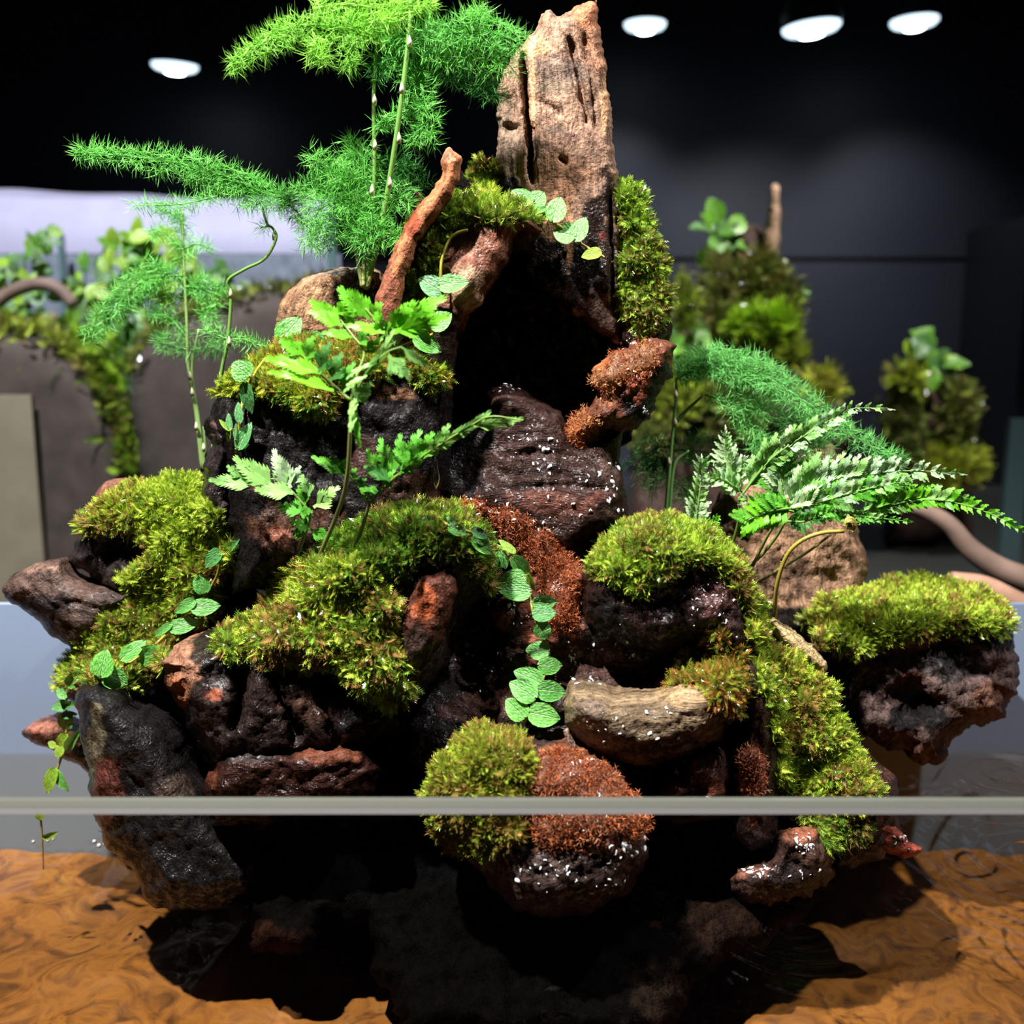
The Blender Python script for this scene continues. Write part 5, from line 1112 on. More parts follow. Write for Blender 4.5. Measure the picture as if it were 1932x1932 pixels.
for a, Y, w0, w1, cc, kw in [
    ([(720, 70), (650, 52), (560, 48), (500, 78), (438, 122)], (0.508, 0.495), 34, 12, A_LIME, dict(dn_k=1.3, up_k=0.6)),
    ([(600, 70), (590, 100), (615, 112)], 0.500, 16, 12, A_LIME, {}), ([(670, 80), (655, 105), (660, 130)], 0.502, 16, 14, A_LIME, {}),
    ([(590, 16), (660, 8), (740, 18), (815, 6)], 0.505, 26, 14, A_LIME, {}), ([(720, 40), (760, 20), (790, -5)], 0.50, 22, 14, A_LIME, {}), ([(640, 30), (690, 50), (740, 60)], 0.506, 26, 20, A_LIME, {}),
    ([(720, 80), (790, 70), (860, 62), (920, 60), (985, 82)], (0.505, 0.50), 30, 18, A_GREEN, dict(dn_k=1.2)), ([(740, 100), (810, 95), (890, 110), (960, 118)], (0.508, 0.505), 30, 22, A_GREEN, {}), ([(760, 120), (830, 125), (890, 150), (938, 178)], 0.512, 28, 14, A_DEEP, {}),
    ([(868, 40), (890, 28), (920, 24)], 0.50, 16, 8, A_GREEN, {}), ([(720, 110), (760, 115), (800, 120)], 0.51, 36, 30, A_GREEN, {}), ([(715, 100), (712, 130), (718, 142)], 0.512, 16, 10, A_DEEP, {}),
    ([(775, 110), (795, 160), (806, 215), (806, 262)], 0.508, 22, 16, A_GREEN, {}), ([(800, 200), (770, 208), (740, 222), (712, 242)], 0.507, 13, 6, A_GREEN, dict(nn=6)), ([(800, 230), (785, 258), (775, 268)], 0.507, 8, 6, A_GREEN, {}),
    ([(700, 430), (672, 370), (640, 330), (585, 296)], (0.518, 0.51), 36, 14, A_GREEN, {}), ([(705, 420), (650, 380), (600, 400), (585, 470)], (0.516, 0.508), 38, 18, A_GREEN, {}), ([(705, 420), (690, 350), (685, 300), (660, 285)], 0.518, 36, 24, A_GREEN, {}),
    ([(710, 420), (730, 350), (750, 310), (800, 350)], 0.522, 30, 18, A_DEEP, {}), ([(715, 430), (745, 380), (765, 370)], 0.512, 26, 16, A_GREEN, {}), ([(690, 450), (660, 430), (620, 430), (610, 470)], 0.514, 26, 16, A_GREEN, {}), ([(690, 460), (730, 440), (760, 455)], 0.512, 20, 12, A_GREEN, {}), ([(660, 340), (620, 350), (570, 370)], 0.514, 30, 16, A_GREEN, {}), ([(700, 400), (700, 440), (680, 470)], 0.512, 24, 18, A_GREEN, {})]:
    plume(asp, a, Y, w0, w1, cc, **kw)
org = P(388, 890, 0.555)
asp = tag(empty('asparagus_fern', org), 'thin asparagus fern with a crooked stem and one long level spray', 'fern')
stalk(asp, [P(398, 880, 0.555), P(415, 720, 0.552), P(430, 640, 0.55), P(436, 560, 0.548), P(430, 530, 0.546), P(462, 508, 0.543), P(500, 488, 0.54), P(521, 450, 0.538), P(514, 430, 0.538), P(504, 422, 0.538), P(492, 385, 0.537)], 0.0011, 0.0006, S_G)
nodes_on(asp, [(435, 555), (432, 645), (517, 445)], 0.545)
for a, Y, w0, w1, cc, kw in [
    ([(560, 378), (500, 365), (440, 338), (380, 318), (300, 300), (220, 292), (140, 284)], (0.535, 0.525), 44, 8, A_GREEN, dict(dn_k=1.25, up_k=0.8)),
    ([(520, 372), (570, 362), (620, 340)], 0.532, 24, 14, A_GREEN, {}), ([(530, 380), (560, 400), (590, 445)], 0.535, 22, 8, A_GREEN, {}), ([(410, 370), (340, 385), (250, 388)], 0.55, 8, 4, A_GREEN * 1.1, dict(nn=5, dens=0.7)), ([(430, 640), (465, 642), (505, 658)], 0.55, 9, 4, A_GREEN, dict(nn=5)), ([(430, 640), (410, 632), (390, 625)], 0.55, 8, 5, A_GREEN, dict(nn=5)),
    ([(510, 425), (490, 430)], 0.538, 4, 3, A_GREEN, dict(nn=4))]:
    plume(asp, a, Y, w0, w1, cc, **kw)
org = P(382, 890, 0.600)
asp = tag(empty('asparagus_fern', org), 'soft asparagus fern with several upright stems beside the neighbouring tank', 'fern')
for q in ([(382, 890), (370, 780), (355, 690), (352, 600), (346, 480), (344, 395)], [(386, 890), (374, 790), (362, 700), (375, 620)], [(388, 890), (387, 840), (384, 805)], [(398, 890), (410, 760), (420, 700)]):
    stalk(asp, [P(x, y, 0.60) for x, y in q], 0.0013, 0.0006, (0.20, 0.30, 0.09))
nodes_on(asp, [(358, 710), (362, 740), (370, 805), (384, 845)], 0.597)
for a, Y, w0, w1, cc, kw in [
    ([(345, 520), (280, 525), (225, 570), (165, 640)], (0.60, 0.59), 42, 12, A_GREEN, dict(dens=1.2)), ([(348, 540), (380, 545), (420, 560)], 0.6, 34, 20, A_GREEN, {}), ([(350, 560), (300, 560), (260, 540)], 0.605, 40, 20, A_LIME * 0.8, {}), ([(344, 470), (310, 440), (285, 440)], 0.60, 14, 6, A_GREEN, dict(nn=5)), ([(344, 470), (375, 460), (395, 470)], 0.60, 12, 6, A_GREEN, dict(nn=5)), ([(344, 420), (320, 400), (290, 395)], 0.60, 8, 4, A_GREEN, dict(nn=5)), ([(344, 500), (344, 440), (335, 395)], 0.60, 16, 6, A_GREEN, dict(nn=5)),
    ([(355, 640), (320, 600), (285, 590)], 0.60, 20, 8, A_GREEN, dict(nn=6)), ([(356, 660), (320, 650), (300, 635)], 0.60, 22, 10, A_GREEN, {}), ([(360, 660), (395, 655), (420, 660)], 0.60, 16, 8, A_GREEN, {}), ([(375, 600), (395, 590), (400, 620)], 0.60, 16, 10, A_GREEN, {})]:
    plume(asp, a, Y, w0, w1, cc, **kw)
org = P(1258, 975, 0.575)
asp = tag(empty('asparagus_fern', org), 'blue green asparagus fern arching out behind the silvery lobed fern', 'fern')
for q in ([(1256, 975), (1262, 900), (1268, 830), (1276, 745), (1276, 715)], [(1262, 975), (1272, 880), (1300, 850)], [(1274, 798), (1300, 770), (1325, 748)]):
    stalk(asp, [P(x, y, 0.575) for x, y in q], 0.0013, 0.0007, (0.16, 0.34, 0.10))
nodes_on(asp, [(1274, 745), (1273, 798), (1261, 872)], 0.572)
AB = np.array([0.26, 0.70, 0.19])
for a, Y, w0, w1, cc, kw in [
    ([(1275, 715), (1340, 690), (1420, 700), (1500, 745), (1590, 810), (1700, 872)], (0.575, 0.545), 46, 10, AB, dict(dens=1.2)), ([(1276, 700), (1310, 680), (1360, 665)], 0.578, 26, 14, AB, {}), ([(1330, 745), (1400, 770), (1420, 820), (1440, 850)], 0.572, 30, 14, AB, {}), ([(1380, 720), (1450, 770), (1520, 800), (1560, 830)], 0.57, 38, 16, AB, {}), ([(1268, 840), (1230, 850), (1195, 890)], 0.585, 38, 22, AB * 0.6, {}), ([(1268, 850), (1310, 850), (1370, 860)], 0.58, 40, 26, AB * 0.8, {}), ([(1262, 900), (1290, 920), (1300, 940)], 0.58, 30, 20, AB * 0.7, {}), ([(1262, 900), (1235, 905), (1225, 930)], 0.582, 18, 10, AB * 0.8, {}), ([(1440, 840), (1500, 830), (1560, 850)], 0.572, 26, 14, AB, {})]:
    plume(asp, a, Y, w0, w1, cc, **kw)

# ------------------------------------------------------------------ behind: pendant lamps
SHADE = simple('dark_lamp_shade', (0.05, 0.052, 0.06), 0.5)
BULB = simple('lit_bulb', (0.9, 0.95, 1.0), 0.3, emit=((0.86, 0.95, 1.0), 26.0))
LENS = simple('lamp_lens', (0.75, 0.82, 0.86), 0.2, emit=((0.62, 0.80, 0.92), 2.6))
def lamp(px, py, Y, wpx, label, tilt, spot_e):
    c = P(px, py, Y); R = wpx / 2 / FPX * Y * 0.88
    L = tag(empty('pendant_lamp', c), label, 'lamp', 'lit reflector lamps under the ceiling')
    L.rotation_euler = tilt
    v, f = lathe([(R * 0.98, 0.006), (R * 1.02, 0.012), (R * 1.0, 0.03), (R * 0.62, 0.075), (R * 0.42, 0.10), (R * 0.40, 0.17), (0.001, 0.175)])
    obj('shade', mesh_from('shade', v, f), SHADE, L)
    v, f = lathe([(R * 0.97, 0.008), (R * 0.97, 0.002), (R * 0.85, -0.004), (R * 0.45, -0.010), (0.0005, -0.012)])
    obj('lens', mesh_from('lens', v, f), LENS, L)
    v, f = lathe([(0.0005, -0.0135), (R * 0.25, -0.0130), (R * 0.36, -0.0118), (R * 0.40, -0.0105)], 16)
    obj('bulb', mesh_from('bulb', v, f), BULB, L)
    zc = 3.0 - c[2]
    v, t = tube([(0, 0, 0.17), (0, 0, zc)], 0.004, 6)
    o = obj('cord', mesh_from('cord', v, t), SHADE, L)
    o.rotation_euler = Matrix(L.rotation_euler.to_matrix()).inverted().to_euler()
    if spot_e:
        s = spot('lamp_beam', (c[0], c[1], c[2] - 0.03), (c[0] + spot_e[1], WALL_Y, c[2] - 0.75), spot_e[0], 96, 0.04, (0.90, 0.94, 1.0), 0.9)
lamp(330, 128, 2.35, 92, 'lit reflector lamp hanging alone above the neighbouring tank', (0.10, 0.06, 0), None)
lamp(1217, 50, 2.35, 84, 'lit reflector lamp nearest the top of the upright slab', (0.05, 0.0, 0), (6, -0.1))
lamp(1531, 56, 2.05, 116, 'widest of the three lit reflector lamps over the dark wall', (0.05, -0.10, 0), (14, 0.05))
lamp(1725, 44, 2.30, 94, 'lit reflector lamp second from the corner post', (0.04, -0.05, 0), (7, 0.15))

# ------------------------------------------------------------------ behind: the neighbouring tank with its lit film, soil banks and plants
BY = 1.12
def ptube(name, pix, Y, r, mat, parent=None, col=None, n=8):
    pts = spline([P(x, y, Y) for x, y in pix], 6 * len(pix)); rr = np.interp(np.linspace(0, 1, len(pts)), np.linspace(0, 1, len(np.atleast_1d(r))), np.atleast_1d(r)) if np.ndim(r) else r
    v, t = tube(pts, rr, n)
    return world_obj(name, v, t, mat, parent, pts[0] if parent is None else None, None if col is None else np.tile(np.array(col), (len(v), 1)))
nt_ = tag(empty('neighbour_tank', P(300, 1130, BY)), 'neighbouring glass tank planted behind, with a bright white film along its back', 'aquarium')
zt, zb = P(0, 352, 1.55)[2], P(0, 1400, BY)[2]
x0, x1 = P(-260, 500, 1.12)[0], P(640, 500, 1.12)[0]
FILM = simple('white_back_film', (0.42, 0.41, 0.55), 0.6, noise_scale=30, amt=0.05)
nx = 60; xs = np.linspace(P(-260, 400, 1.5)[0], P(628, 400, 1.5)[0], nx)
fv = []
for x in xs:
    wv_ = 0.006 * math.sin(9 * x + 2.2) + 0.002 * math.sin(31 * x)
    for z, dy in ((P(0, 478, 1.5)[2], 0.0), (P(0, 376, 1.5)[2], 0.0), (P(0, 374, 1.5)[2] + wv_ * 0.3, 0.006), (P(0, 356, 1.5)[2] + wv_, 0.05), (P(0, 356, 1.5)[2] + wv_ - 0.004, 0.09)):
        fv.append((x, 1.5 + dy, z))
fv = np.array(fv); ff = [(i * 5 + j, (i + 1) * 5 + j, (i + 1) * 5 + j + 1, i * 5 + j + 1) for i in range(nx - 1) for j in range(4)]
world_obj('lit_film', fv, ff, FILM, nt_)
a = P(-260, 478, 1.49); b = P(640, 478, 1.49)
world_obj('back_pane', *box(a[0], b[0], 1.50, 1.506, zb, a[2]), simple('blue_grey_back', (0.20, 0.23, 0.28), 0.4, noise_scale=60, amt=0.25), nt_, smooth=False)
GLASS_EDGE = simple('green_glass_edge', (0.10, 0.17, 0.17), 0.25)
for px0, px1, py0, py1, Y in ((106, 132, 440, 670, 1.45), (615, 636, 400, 560, 1.40)):
    a, b = P(px0, py0, Y), P(px1, py1, Y)
    world_obj('glass_edge', *box(a[0], b[0], Y, Y + 0.01, b[2], a[2]), GLASS_EDGE, nt_, smooth=False)
SOIL = simple('grey_brown_soil', (0.075, 0.057, 0.044), 0.9, noise_scale=40, amt=0.2)
chunk('soil_bank', [(-80, 640), (40, 628), (110, 650), (170, 710), (215, 790), (240, 900), (250, 1040), (240, 1180), (-80, 1180)], 1.14, T=0.02, B=0.06, R=70, step=22, rough=4, lump=0.004, ridge=0, parent=nt_, mat=SOIL, surface=False, base=(1, 1, 1))
chunk('soil_bank', [(250, 680), (290, 625), (350, 600), (430, 580), (460, 550), (540, 552), (620, 530), (700, 560), (700, 1180), (300, 1180), (280, 1000), (262, 860), (246, 760)], 1.13, T=0.02, B=0.06, R=70, step=22, rough=4, lump=0.004, ridge=0, parent=nt_, mat=SOIL, surface=False, base=(1, 1, 1))
world_obj('inner_panel', *box(P(-60, 900, 1.105)[0], P(70, 900, 1.105)[0], 1.105, 1.112, P(0, 1200, 1.105)[2], P(0, 745, 1.105)[2]), simple('olive_panel', (0.30, 0.26, 0.17), 0.6, noise_scale=30, amt=0.1), nt_, smooth=False)
def band(px_line, Y, wid, n, size, cols, name, parent):
    """a mossy edge: fronds along a line"""
    sp = spline(px_line, 200); k = RNG.integers(0, 200, n); p = sp[k] + RNG.normal(size=(n, 2)) * wid * 0.45
    pos = P(p[:, 0], p[:, 1], Y) + np.stack([np.zeros(n), RNG.normal(size=n) * 0.012, np.zeros(n)], 1)
    d = RNG.normal(size=(n, 3)); d[:, 2] += 0.7; d[:, 1] -= 0.4
    c = np.array(cols)[RNG.integers(0, len(cols), n)] * (0.6 + 0.8 * RNG.random((n, 1)))
    v, t, c = scatter('moss', pos, d, size * (0.6 + 0.8 * RNG.random(n)), c)
    o = world_obj(name, v, t, MOSS, parent, None, c, smooth=False); o['kind'] = 'stuff'
    return o
band([(-60, 625), (40, 620), (120, 645), (180, 705), (225, 790), (245, 880)], 1.15, 18, 1100, 0.014, [(0.45, 0.55, 0.07), (0.26, 0.34, 0.04), (0.30, 0.24, 0.08)], 'moss_edge', nt_)
band([(250, 700), (295, 620), (360, 590), (440, 570), (520, 552), (620, 530)], 1.14, 12, 700, 0.012, [(0.28, 0.30, 0.05), (0.16, 0.17, 0.03)], 'moss_edge', nt_)
band([(150, 660), (190, 720), (225, 780), (240, 840), (255, 900)], 1.16, 60, 1600, 0.016, [(0.40, 0.60, 0.04), (0.24, 0.40, 0.03), (0.18, 0.28, 0.04)], 'moss_bank', nt_)
BGLEAF = [leaf_mesh('leaf', 0.40, 0.1, 0.2, 0.02, c, heart=False) for c in ((0.14, 0.36, 0.03), (0.30, 0.50, 0.03), (0.07, 0.20, 0.04), (0.16, 0.30, 0.12))]
def bush(name, label, cat, px, py, rx, ry, Y, n, size, kinds, stems=5, group=None):
    """a small leafy plant: stems and leaves, every leaf a part"""
    org = P(px, py + ry, Y); root = tag(empty(name, org), label, cat, group)
    for i in range(stems):
        a = random.uniform(-0.9, 0.9); stalk(root, [org, P(px + a * rx * 0.5, py, Y), P(px + a * rx, py - ry * random.uniform(0.3, 1), Y + random.uniform(-0.02, 0.02))], 0.0016, 0.0008, (0.12, 0.18, 0.04))
    n = int(n * 1.5); size *= 0.62
    for i in range(n):
        r = math.sqrt(random.random()); a = random.uniform(0, 6.28)
        x, y = px + rx * r * math.cos(a), py + ry * r * math.sin(a)
        A = P(x, y, Y + random.uniform(-0.03, 0.03)); th = random.uniform(0, 6.28)
        d = np.array([math.cos(th), random.uniform(-0.6, 0.4), math.sin(th) * 0.7]); d /= np.linalg.norm(d)
        L = size * random.uniform(0.7, 1.3)
        obj('leaf', BGLEAF[random.choice(kinds)], LEAF, root, mat4(*place(A, A + d * L, L, random.uniform(-0.5, 0.5), 0.6), org))
    return root
bush('leafy_plant', 'yellow green leafy plant in the neighbouring tank, behind the soft asparagus fern', 'plant', 285, 500, 80, 60, 1.22, 60, 0.035, [1, 1, 0])
bush('leafy_plant', 'mid green leafy plant in the neighbouring tank, beside its glass edge', 'plant', 175, 570, 55, 70, 1.28, 45, 0.038, [0, 2, 3, 1])
bush('leafy_plant', 'leafy plant in the neighbouring tank at the edge of the picture', 'plant', 35, 560, 55, 70, 1.26, 40, 0.035, [0, 2, 3, 1])
bush('leafy_plant', 'small leafy sprig showing against the white film', 'plant', 75, 455, 30, 24, 1.25, 14, 0.026, [0, 1, 3], 3)
bush('leafy_plant', 'dark leafy plant low between the two soil banks', 'plant', 260, 640, 70, 45, 1.2, 45, 0.036, [2, 0, 3, 2])
bush('leafy_plant', 'grey green leafy plant against the blue grey pane of the neighbouring tank', 'plant', 400, 545, 50, 60, 1.3, 34, 0.034, [3, 2, 0])
BARK = simple('brown_branch', (0.20, 0.13, 0.10), 0.7, noise_scale=40)
tag(ptube('branch', [(-30, 590), (20, 552), (70, 536), (110, 545), (140, 575)], 1.2, 0.008, BARK), 'curved brown twig among the plants of the neighbouring tank', 'branch')
for i, (x, y, r) in enumerate([(5, 485, 9), (16, 590, 9), (268, 573, 12), (290, 560, 10)]):
    pass

# ------------------------------------------------------------------ behind: mossy wood towers and branches over the dark wall
def tower(label, outline, Y, splinter=None, blobs=()):
    root = wood('mossy_tower', label, (np.mean([p[0] for p in outline]), max(p[1] for p in outline), Y), None)
    chunk('trunk', outline, Y, T=0.05, B=0.05, R=60, step=14, rough=10, lump=0.012, lfreq=30, ridge=0.004, base=(0.075, 0.045, 0.038), wet=0.5, blobs=blobs, parent=root, surface=False)
    return root
def clump(parent, px, py, rx, ry, Y, n, size, cols):
    k = RNG.random(n); a = RNG.random(n) * 6.283; x = px + rx * np.sqrt(k) * np.cos(a); y = py + ry * np.sqrt(k) * np.sin(a)
    pos = P(x, y, Y) - np.stack([np.zeros(n), 0.03 * np.sqrt(1 - k) + 0.01 * RNG.random(n), np.zeros(n)], 1)
    d = RNG.normal(size=(n, 3)); d[:, 2] += 0.6; d[:, 1] -= 0.5
    c = np.array(cols)[RNG.integers(0, len(cols), n)] * (0.6 + 0.8 * RNG.random((n, 1)))
    v, t, c = scatter('moss', pos, d, size * (0.6 + 0.8 * RNG.random(n)), c)
    world_obj('moss', v, t, MOSS, parent, None, c, smooth=False)['kind'] = 'stuff'
MG = [(0.42, 0.52, 0.05), (0.30, 0.38, 0.04), (0.22, 0.22, 0.05)]; MD = [(0.14, 0.20, 0.04), (0.20, 0.17, 0.06), (0.24, 0.28, 0.05)]
tw = tower('tall mossy wood tower with a pale splinter standing in the blurred background', [(1318, 720), (1330, 620), (1345, 520), (1365, 450), (1400, 420), (1440, 430), (1470, 520), (1485, 600), (1500, 720), (1510, 860), (1500, 1075), (1310, 1075), (1300, 860)], 1.35)
chunk('splinter', [(1432, 520), (1440, 450), (1450, 380), (1458, 343), (1470, 344), (1474, 400), (1470, 470), (1462, 530), (1445, 535)], 1.30, T=0.012, B=0.012, R=20, step=10, rough=3, lump=0.001, ridge=0.003, base=(0.52, 0.34, 0.22), wet=0.1, parent=tw, surface=False)
clump(tw, 1350, 600, 34, 110, 1.30, 900, 0.018, MD); clump(tw, 1430, 540, 40, 60, 1.30, 600, 0.016, MD); clump(tw, 1430, 615, 55, 20, 1.27, 380, 0.024, [(0.30, 0.50, 0.02), (0.35, 0.50, 0.05)]); clump(tw, 1455, 670, 48, 40, 1.28, 700, 0.018, MG); clump(tw, 1475, 580, 22, 50, 1.29, 350, 0.016, MD)
st_ = tower('short mossy stub of wood close behind the edge of the cave', [(1262, 660), (1270, 570), (1282, 535), (1300, 545), (1304, 600), (1310, 700), (1310, 1090), (1265, 1090), (1260, 700)], 1.25)
clump(st_, 1285, 580, 16, 50, 1.21, 250, 0.014, MG)
mb = tower('low mossy bank of wood behind the arching asparagus fern', [(1190, 800), (1240, 700), (1330, 650), (1480, 680), (1570, 730), (1620, 830), (1590, 900), (1590, 1090), (1200, 1090), (1195, 920)], 1.28)
clump(mb, 1260, 740, 60, 60, 1.23, 900, 0.018, MG); clump(mb, 1380, 760, 60, 60, 1.23, 700, 0.018, MD); clump(mb, 1540, 730, 26, 24, 1.22, 220, 0.018, MG); clump(mb, 1215, 815, 30, 40, 1.23, 300, 0.016, MD)
sm = tower('second mossy wood tower topped by a leafy sprig, blurred and far', [(1675, 860), (1680, 740), (1700, 700), (1740, 690), (1790, 730), (1815, 790), (1830, 870), (1835, 1030), (1670, 1030), (1665, 890)], 1.5)
clump(sm, 1700, 720, 26, 26, 1.44, 300, 0.018, MG); clump(sm, 1690, 820, 36, 70, 1.44, 600, 0.018, MD); clump(sm, 1795, 780, 26, 60, 1.44, 500, 0.018, MD); clump(sm, 1780, 880, 70, 30, 1.43, 500, 0.02, MG)
bush('leafy_plant', 'green leafy sprig on top of the far mossy tower', 'plant', 1750, 680, 40, 32, 1.46, 20, 0.05, [2, 0, 1], 3)
bush('leafy_plant', 'green leafy sprig beside the pale splinter of the background tower', 'plant', 1368, 448, 36, 32, 1.32, 18, 0.045, [0, 0, 2], 3)
bush('leafy_plant', 'green leafy sprig clinging low on the background tower', 'plant', 1478, 575, 20, 40, 1.29, 12, 0.03, [2, 0], 2)
bush('leafy_plant', 'green leafy sprig between the short stub and the tall background tower', 'plant', 1290, 655, 30, 36, 1.2, 16, 0.036, [0, 2], 3)
tag(ptube('branch', [(1700, 955), (1740, 962), (1790, 990), (1830, 1035), (1880, 1070), (1940, 1095)], 0.82, (0.006, 0.008, 0.011), BARK), 'slender grey brown branch sloping down at the edge of the picture', 'branch')
tag(ptube('branch', [(1795, 1095), (1850, 1105), (1900, 1130), (1990, 1180)], 0.72, (0.007, 0.009, 0.010), simple('tan_branch', (0.34, 0.19, 0.125), 0.7, noise_scale=40)), 'thick tan branch end just above the mossy cap', 'branch')
far = tag(empty('far_tank', P(1850, 1050, 1.6)), 'dim glass tank and black shelf standing against the dark wall', 'aquarium')
a, b = P(1908, 790, 1.2), P(1922, 1070, 1.2)
world_obj('glass_edge', *box(a[0], b[0], 1.2, 1.21, b[2], a[2]), simple('dim_glass_edge', (0.03, 0.05, 0.055), 0.25), far, smooth=False)
a, b = P(1180, 1005, 1.62), P(2200, 1030, 1.62)
world_obj('shelf', *box(0.13, b[0], 1.16, 2.2, b[2], a[2]), simple('black_shelf', (0.02, 0.022, 0.02), 0.5), far, smooth=False)

# ------------------------------------------------------------------ small water details
BUB = clear_material('bubble_film', (0.96, 0.97, 0.98), 1.45, 1.6)
FOAM = simple('white_foam', (0.42, 0.42, 0.42), 0.12, spec=0.9)
def ico(r, c, sub=1):
    v, f = lathe([(r * math.sin(a), -r * math.cos(a)) for a in np.linspace(0.02, math.pi - 0.02, 7)], 10)
    return v + np.array(c), f
def on_water(px, py):
    c = P(px, py, 1.0); d = c - np.array([0, 0, CAMZ]); t = (WATER_Z - CAMZ) / d[2]
    return np.array([d[0] * t, d[1] * t, WATER_Z])
parts = []
for i in range(170):
    u = random.random(); x = 400 + 118 * u; y = 1618 + 40 * math.sin(u * 3.0) + random.uniform(-12, 10) - 16 * u
    parts.append(ico(random.uniform(0.0005, 0.0012), on_water(x, y + 6) + np.array([0, 0, 0.0004])))
v, f = join(parts)
o = world_obj('foam', v, f, FOAM, None, on_water(450, 1650)); tag(o, 'patch of fine bubbles floating beside the dark root', 'foam', kind='stuff')
for i, (x, y, r) in enumerate([(178, 1590, 2.0), (187, 1598, 2.2), (198, 1594, 1.8), (250, 1612, 1.6), (270, 1614, 2.0), (318, 1615, 1.6), (356, 1620, 2.0), (387, 1620, 1.6), (63, 1590, 1.6), (90, 1588, 1.8), (100, 1585, 1.4)]):
    v, f = ico(r * 0.0006, on_water(x, y) + np.array([0, 0, r * 0.0004]))
    o = world_obj('bubble', v, f, FOAM, None, on_water(x, y)); tag(o, 'tiny bubble floating beside the dangling vine tip' if x < 110 else 'tiny bubble in the row floating along the foot of the dark root', 'bubble', 'bubbles by the vine tip' if x < 110 else 'bubbles along the root')
# the falling drip and the trickle threads
p0, p1 = P(822, 862, 0.49), P(823, 922, 0.49)
rr = [0.0004, 0.0008, 0.0011, 0.0016, 0.0022, 0.0016, 0.0003]
v, t = tube(np.array([p0 + (p1 - p0) * u for u in np.linspace(0, 1, 7)]), rr, 10)
o = world_obj('water_drip', v, t, BUB, None, p1); tag(o, 'clear falling water drip between the fern tip and the wet ledge', 'water drip')
# dangling root tip touching the water
rt = tag(empty('vine_tip', P(78, 1590, 0.519)), 'small browned vine tip hanging into the water under the dangling vine', 'vine')
stalk(rt, [P(74, 1524, 0.515), P(78, 1556, 0.517), P(80, 1590, 0.519), P(82, 1640, 0.521)], 0.0007, 0.0004, (0.35, 0.28, 0.08))
obj('leaf', LEAVES[4], LEAF, rt, mat4(*place(P(76, 1545, 0.515), P(74, 1523, 0.514), 0.006, 0.2), P(78, 1590, 0.519)))
obj('leaf', LEAVES[4], LEAF, rt, mat4(*place(P(82, 1580, 0.516), P(108, 1572, 0.514), 0.005, 0.4), P(78, 1590, 0.519)))
# dry leaf scrap on the hanging moss
p = P(615, 1180, 0.447)
o = obj('dry_leaf', leaf_mesh('dry_leaf', 0.36, 0.12, 0.15, 0.05, (0.55, 0.40, 0.20), heart=False), LEAF, None, None, None)
o.matrix_basis = mat4(*place(P(588, 1150, 0.455), P(632, 1205, 0.450), 0.010, 0.2), (0, 0, 0)); tag(o, 'pale dry leaf scrap stuck in the hanging moss', 'leaf')

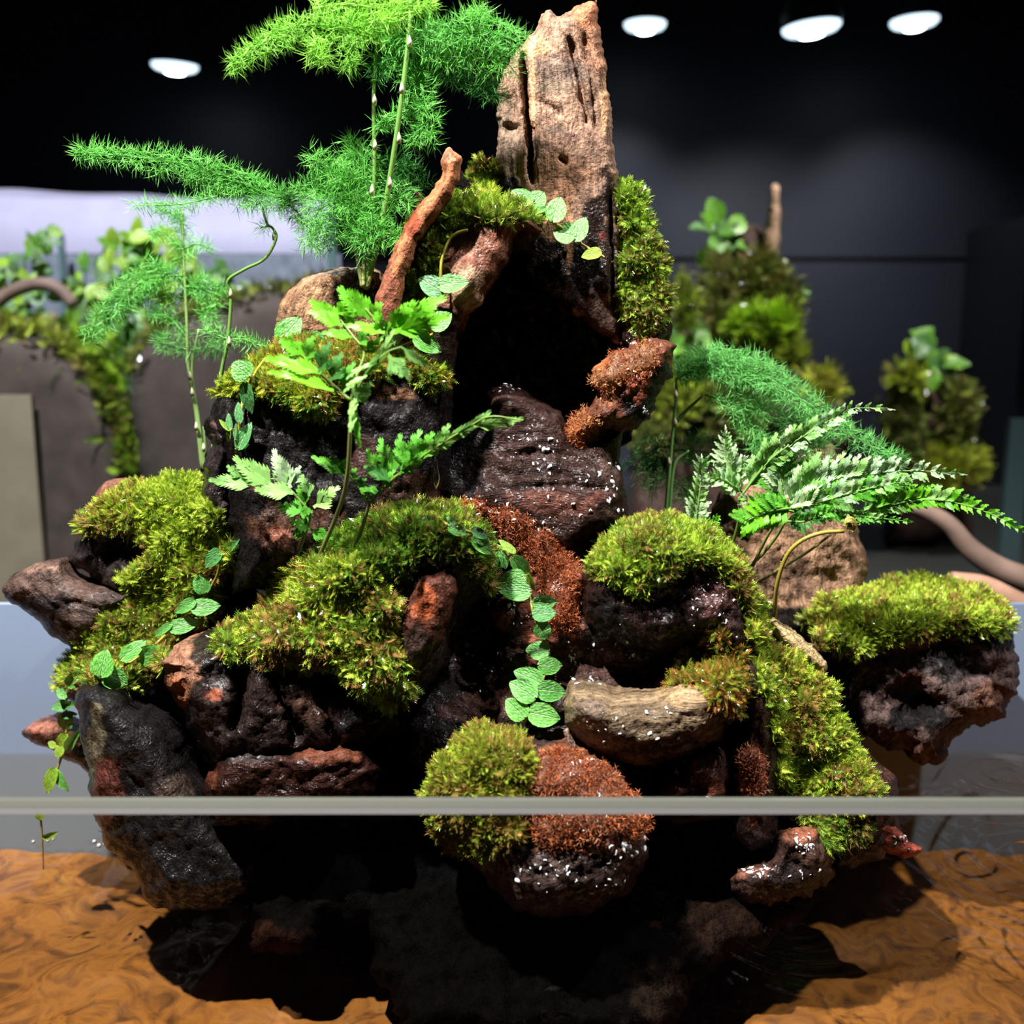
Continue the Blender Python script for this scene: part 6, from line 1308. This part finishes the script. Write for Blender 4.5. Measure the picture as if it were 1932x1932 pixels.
# painted glints: white flecks standing in for lamp highlights on wet surfaces
def glints(label, spots):
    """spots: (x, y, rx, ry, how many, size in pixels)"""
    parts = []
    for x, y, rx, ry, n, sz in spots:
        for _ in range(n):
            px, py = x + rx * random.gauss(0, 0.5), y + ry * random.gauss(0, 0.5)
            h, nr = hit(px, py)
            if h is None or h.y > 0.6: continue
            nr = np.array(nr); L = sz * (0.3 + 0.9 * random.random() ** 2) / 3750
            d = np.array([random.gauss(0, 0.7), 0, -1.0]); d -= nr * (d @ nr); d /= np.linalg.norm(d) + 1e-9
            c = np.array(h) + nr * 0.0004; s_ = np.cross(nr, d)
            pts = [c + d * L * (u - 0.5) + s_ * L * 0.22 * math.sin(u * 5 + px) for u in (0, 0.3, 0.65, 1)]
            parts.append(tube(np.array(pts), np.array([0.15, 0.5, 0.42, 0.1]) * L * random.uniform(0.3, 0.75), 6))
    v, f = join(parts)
    o = world_obj('painted_glints', v, f, GLINT); tag(o, label, 'water', None, 'stuff')
GLINT = simple('white_glint', (0.80, 0.82, 0.84), 0.10, spec=0.9)  # white pigment stands in for specular glints
glints('painted white glints on water running down the dark ledge under the cave', [(1035, 850, 50, 40, 16, 12), (1150, 900, 34, 60, 14, 11), (1080, 930, 100, 70, 22, 9), (985, 830, 30, 20, 7, 11), (960, 735, 40, 14, 10, 8), (1165, 960, 14, 50, 9, 12)])
glints('painted white glints in the rusty channel beside the long vine', [(920, 950, 50, 24, 20, 11), (995, 985, 40, 26, 16, 9), (1050, 1108, 16, 14, 26, 8), (965, 1125, 20, 26, 14, 10), (1010, 1165, 30, 30, 8, 7)])
glints('painted white glints on the basin floor behind the tan branch', [(1080, 1235, 14, 24, 10, 9), (1120, 1230, 14, 10, 6, 8), (1180, 1240, 26, 10, 6, 8), (1080, 1285, 50, 12, 14, 12), (920, 1255, 60, 40, 16, 7), (880, 1215, 40, 40, 8, 6)])
glints('painted white glints over the stream rock', [(1100, 1450, 60, 40, 26, 8), (1120, 1560, 110, 40, 34, 10), (1180, 1600, 34, 26, 14, 14), (1050, 1650, 90, 40, 30, 9), (1140, 1680, 60, 24, 14, 10)])
glints('painted white glints on the low shore rock', [(1520, 1590, 22, 16, 24, 12), (1420, 1640, 40, 14, 22, 11), (1490, 1650, 60, 20, 10, 8), (1700, 1580, 24, 16, 8, 9)])
glints('painted white glints on the arm of wood beside the cave', [(1200, 645, 40, 10, 18, 8), (1220, 625, 24, 16, 16, 7), (1190, 710, 40, 30, 14, 5), (1215, 770, 20, 16, 8, 7)])
glints('painted white glints on the tan branch and its mossy end', [(1130, 1380, 60, 40, 12, 9), (1240, 1360, 60, 40, 8, 9), (1300, 1455, 30, 30, 10, 8), (1360, 1300, 30, 40, 14, 5)])
glints('painted white glints on the front of the short mossy stump', [(1330, 1120, 60, 50, 34, 7), (1350, 1180, 40, 40, 20, 6), (1240, 1060, 110, 36, 44, 4), (1170, 1200, 40, 20, 10, 6)])
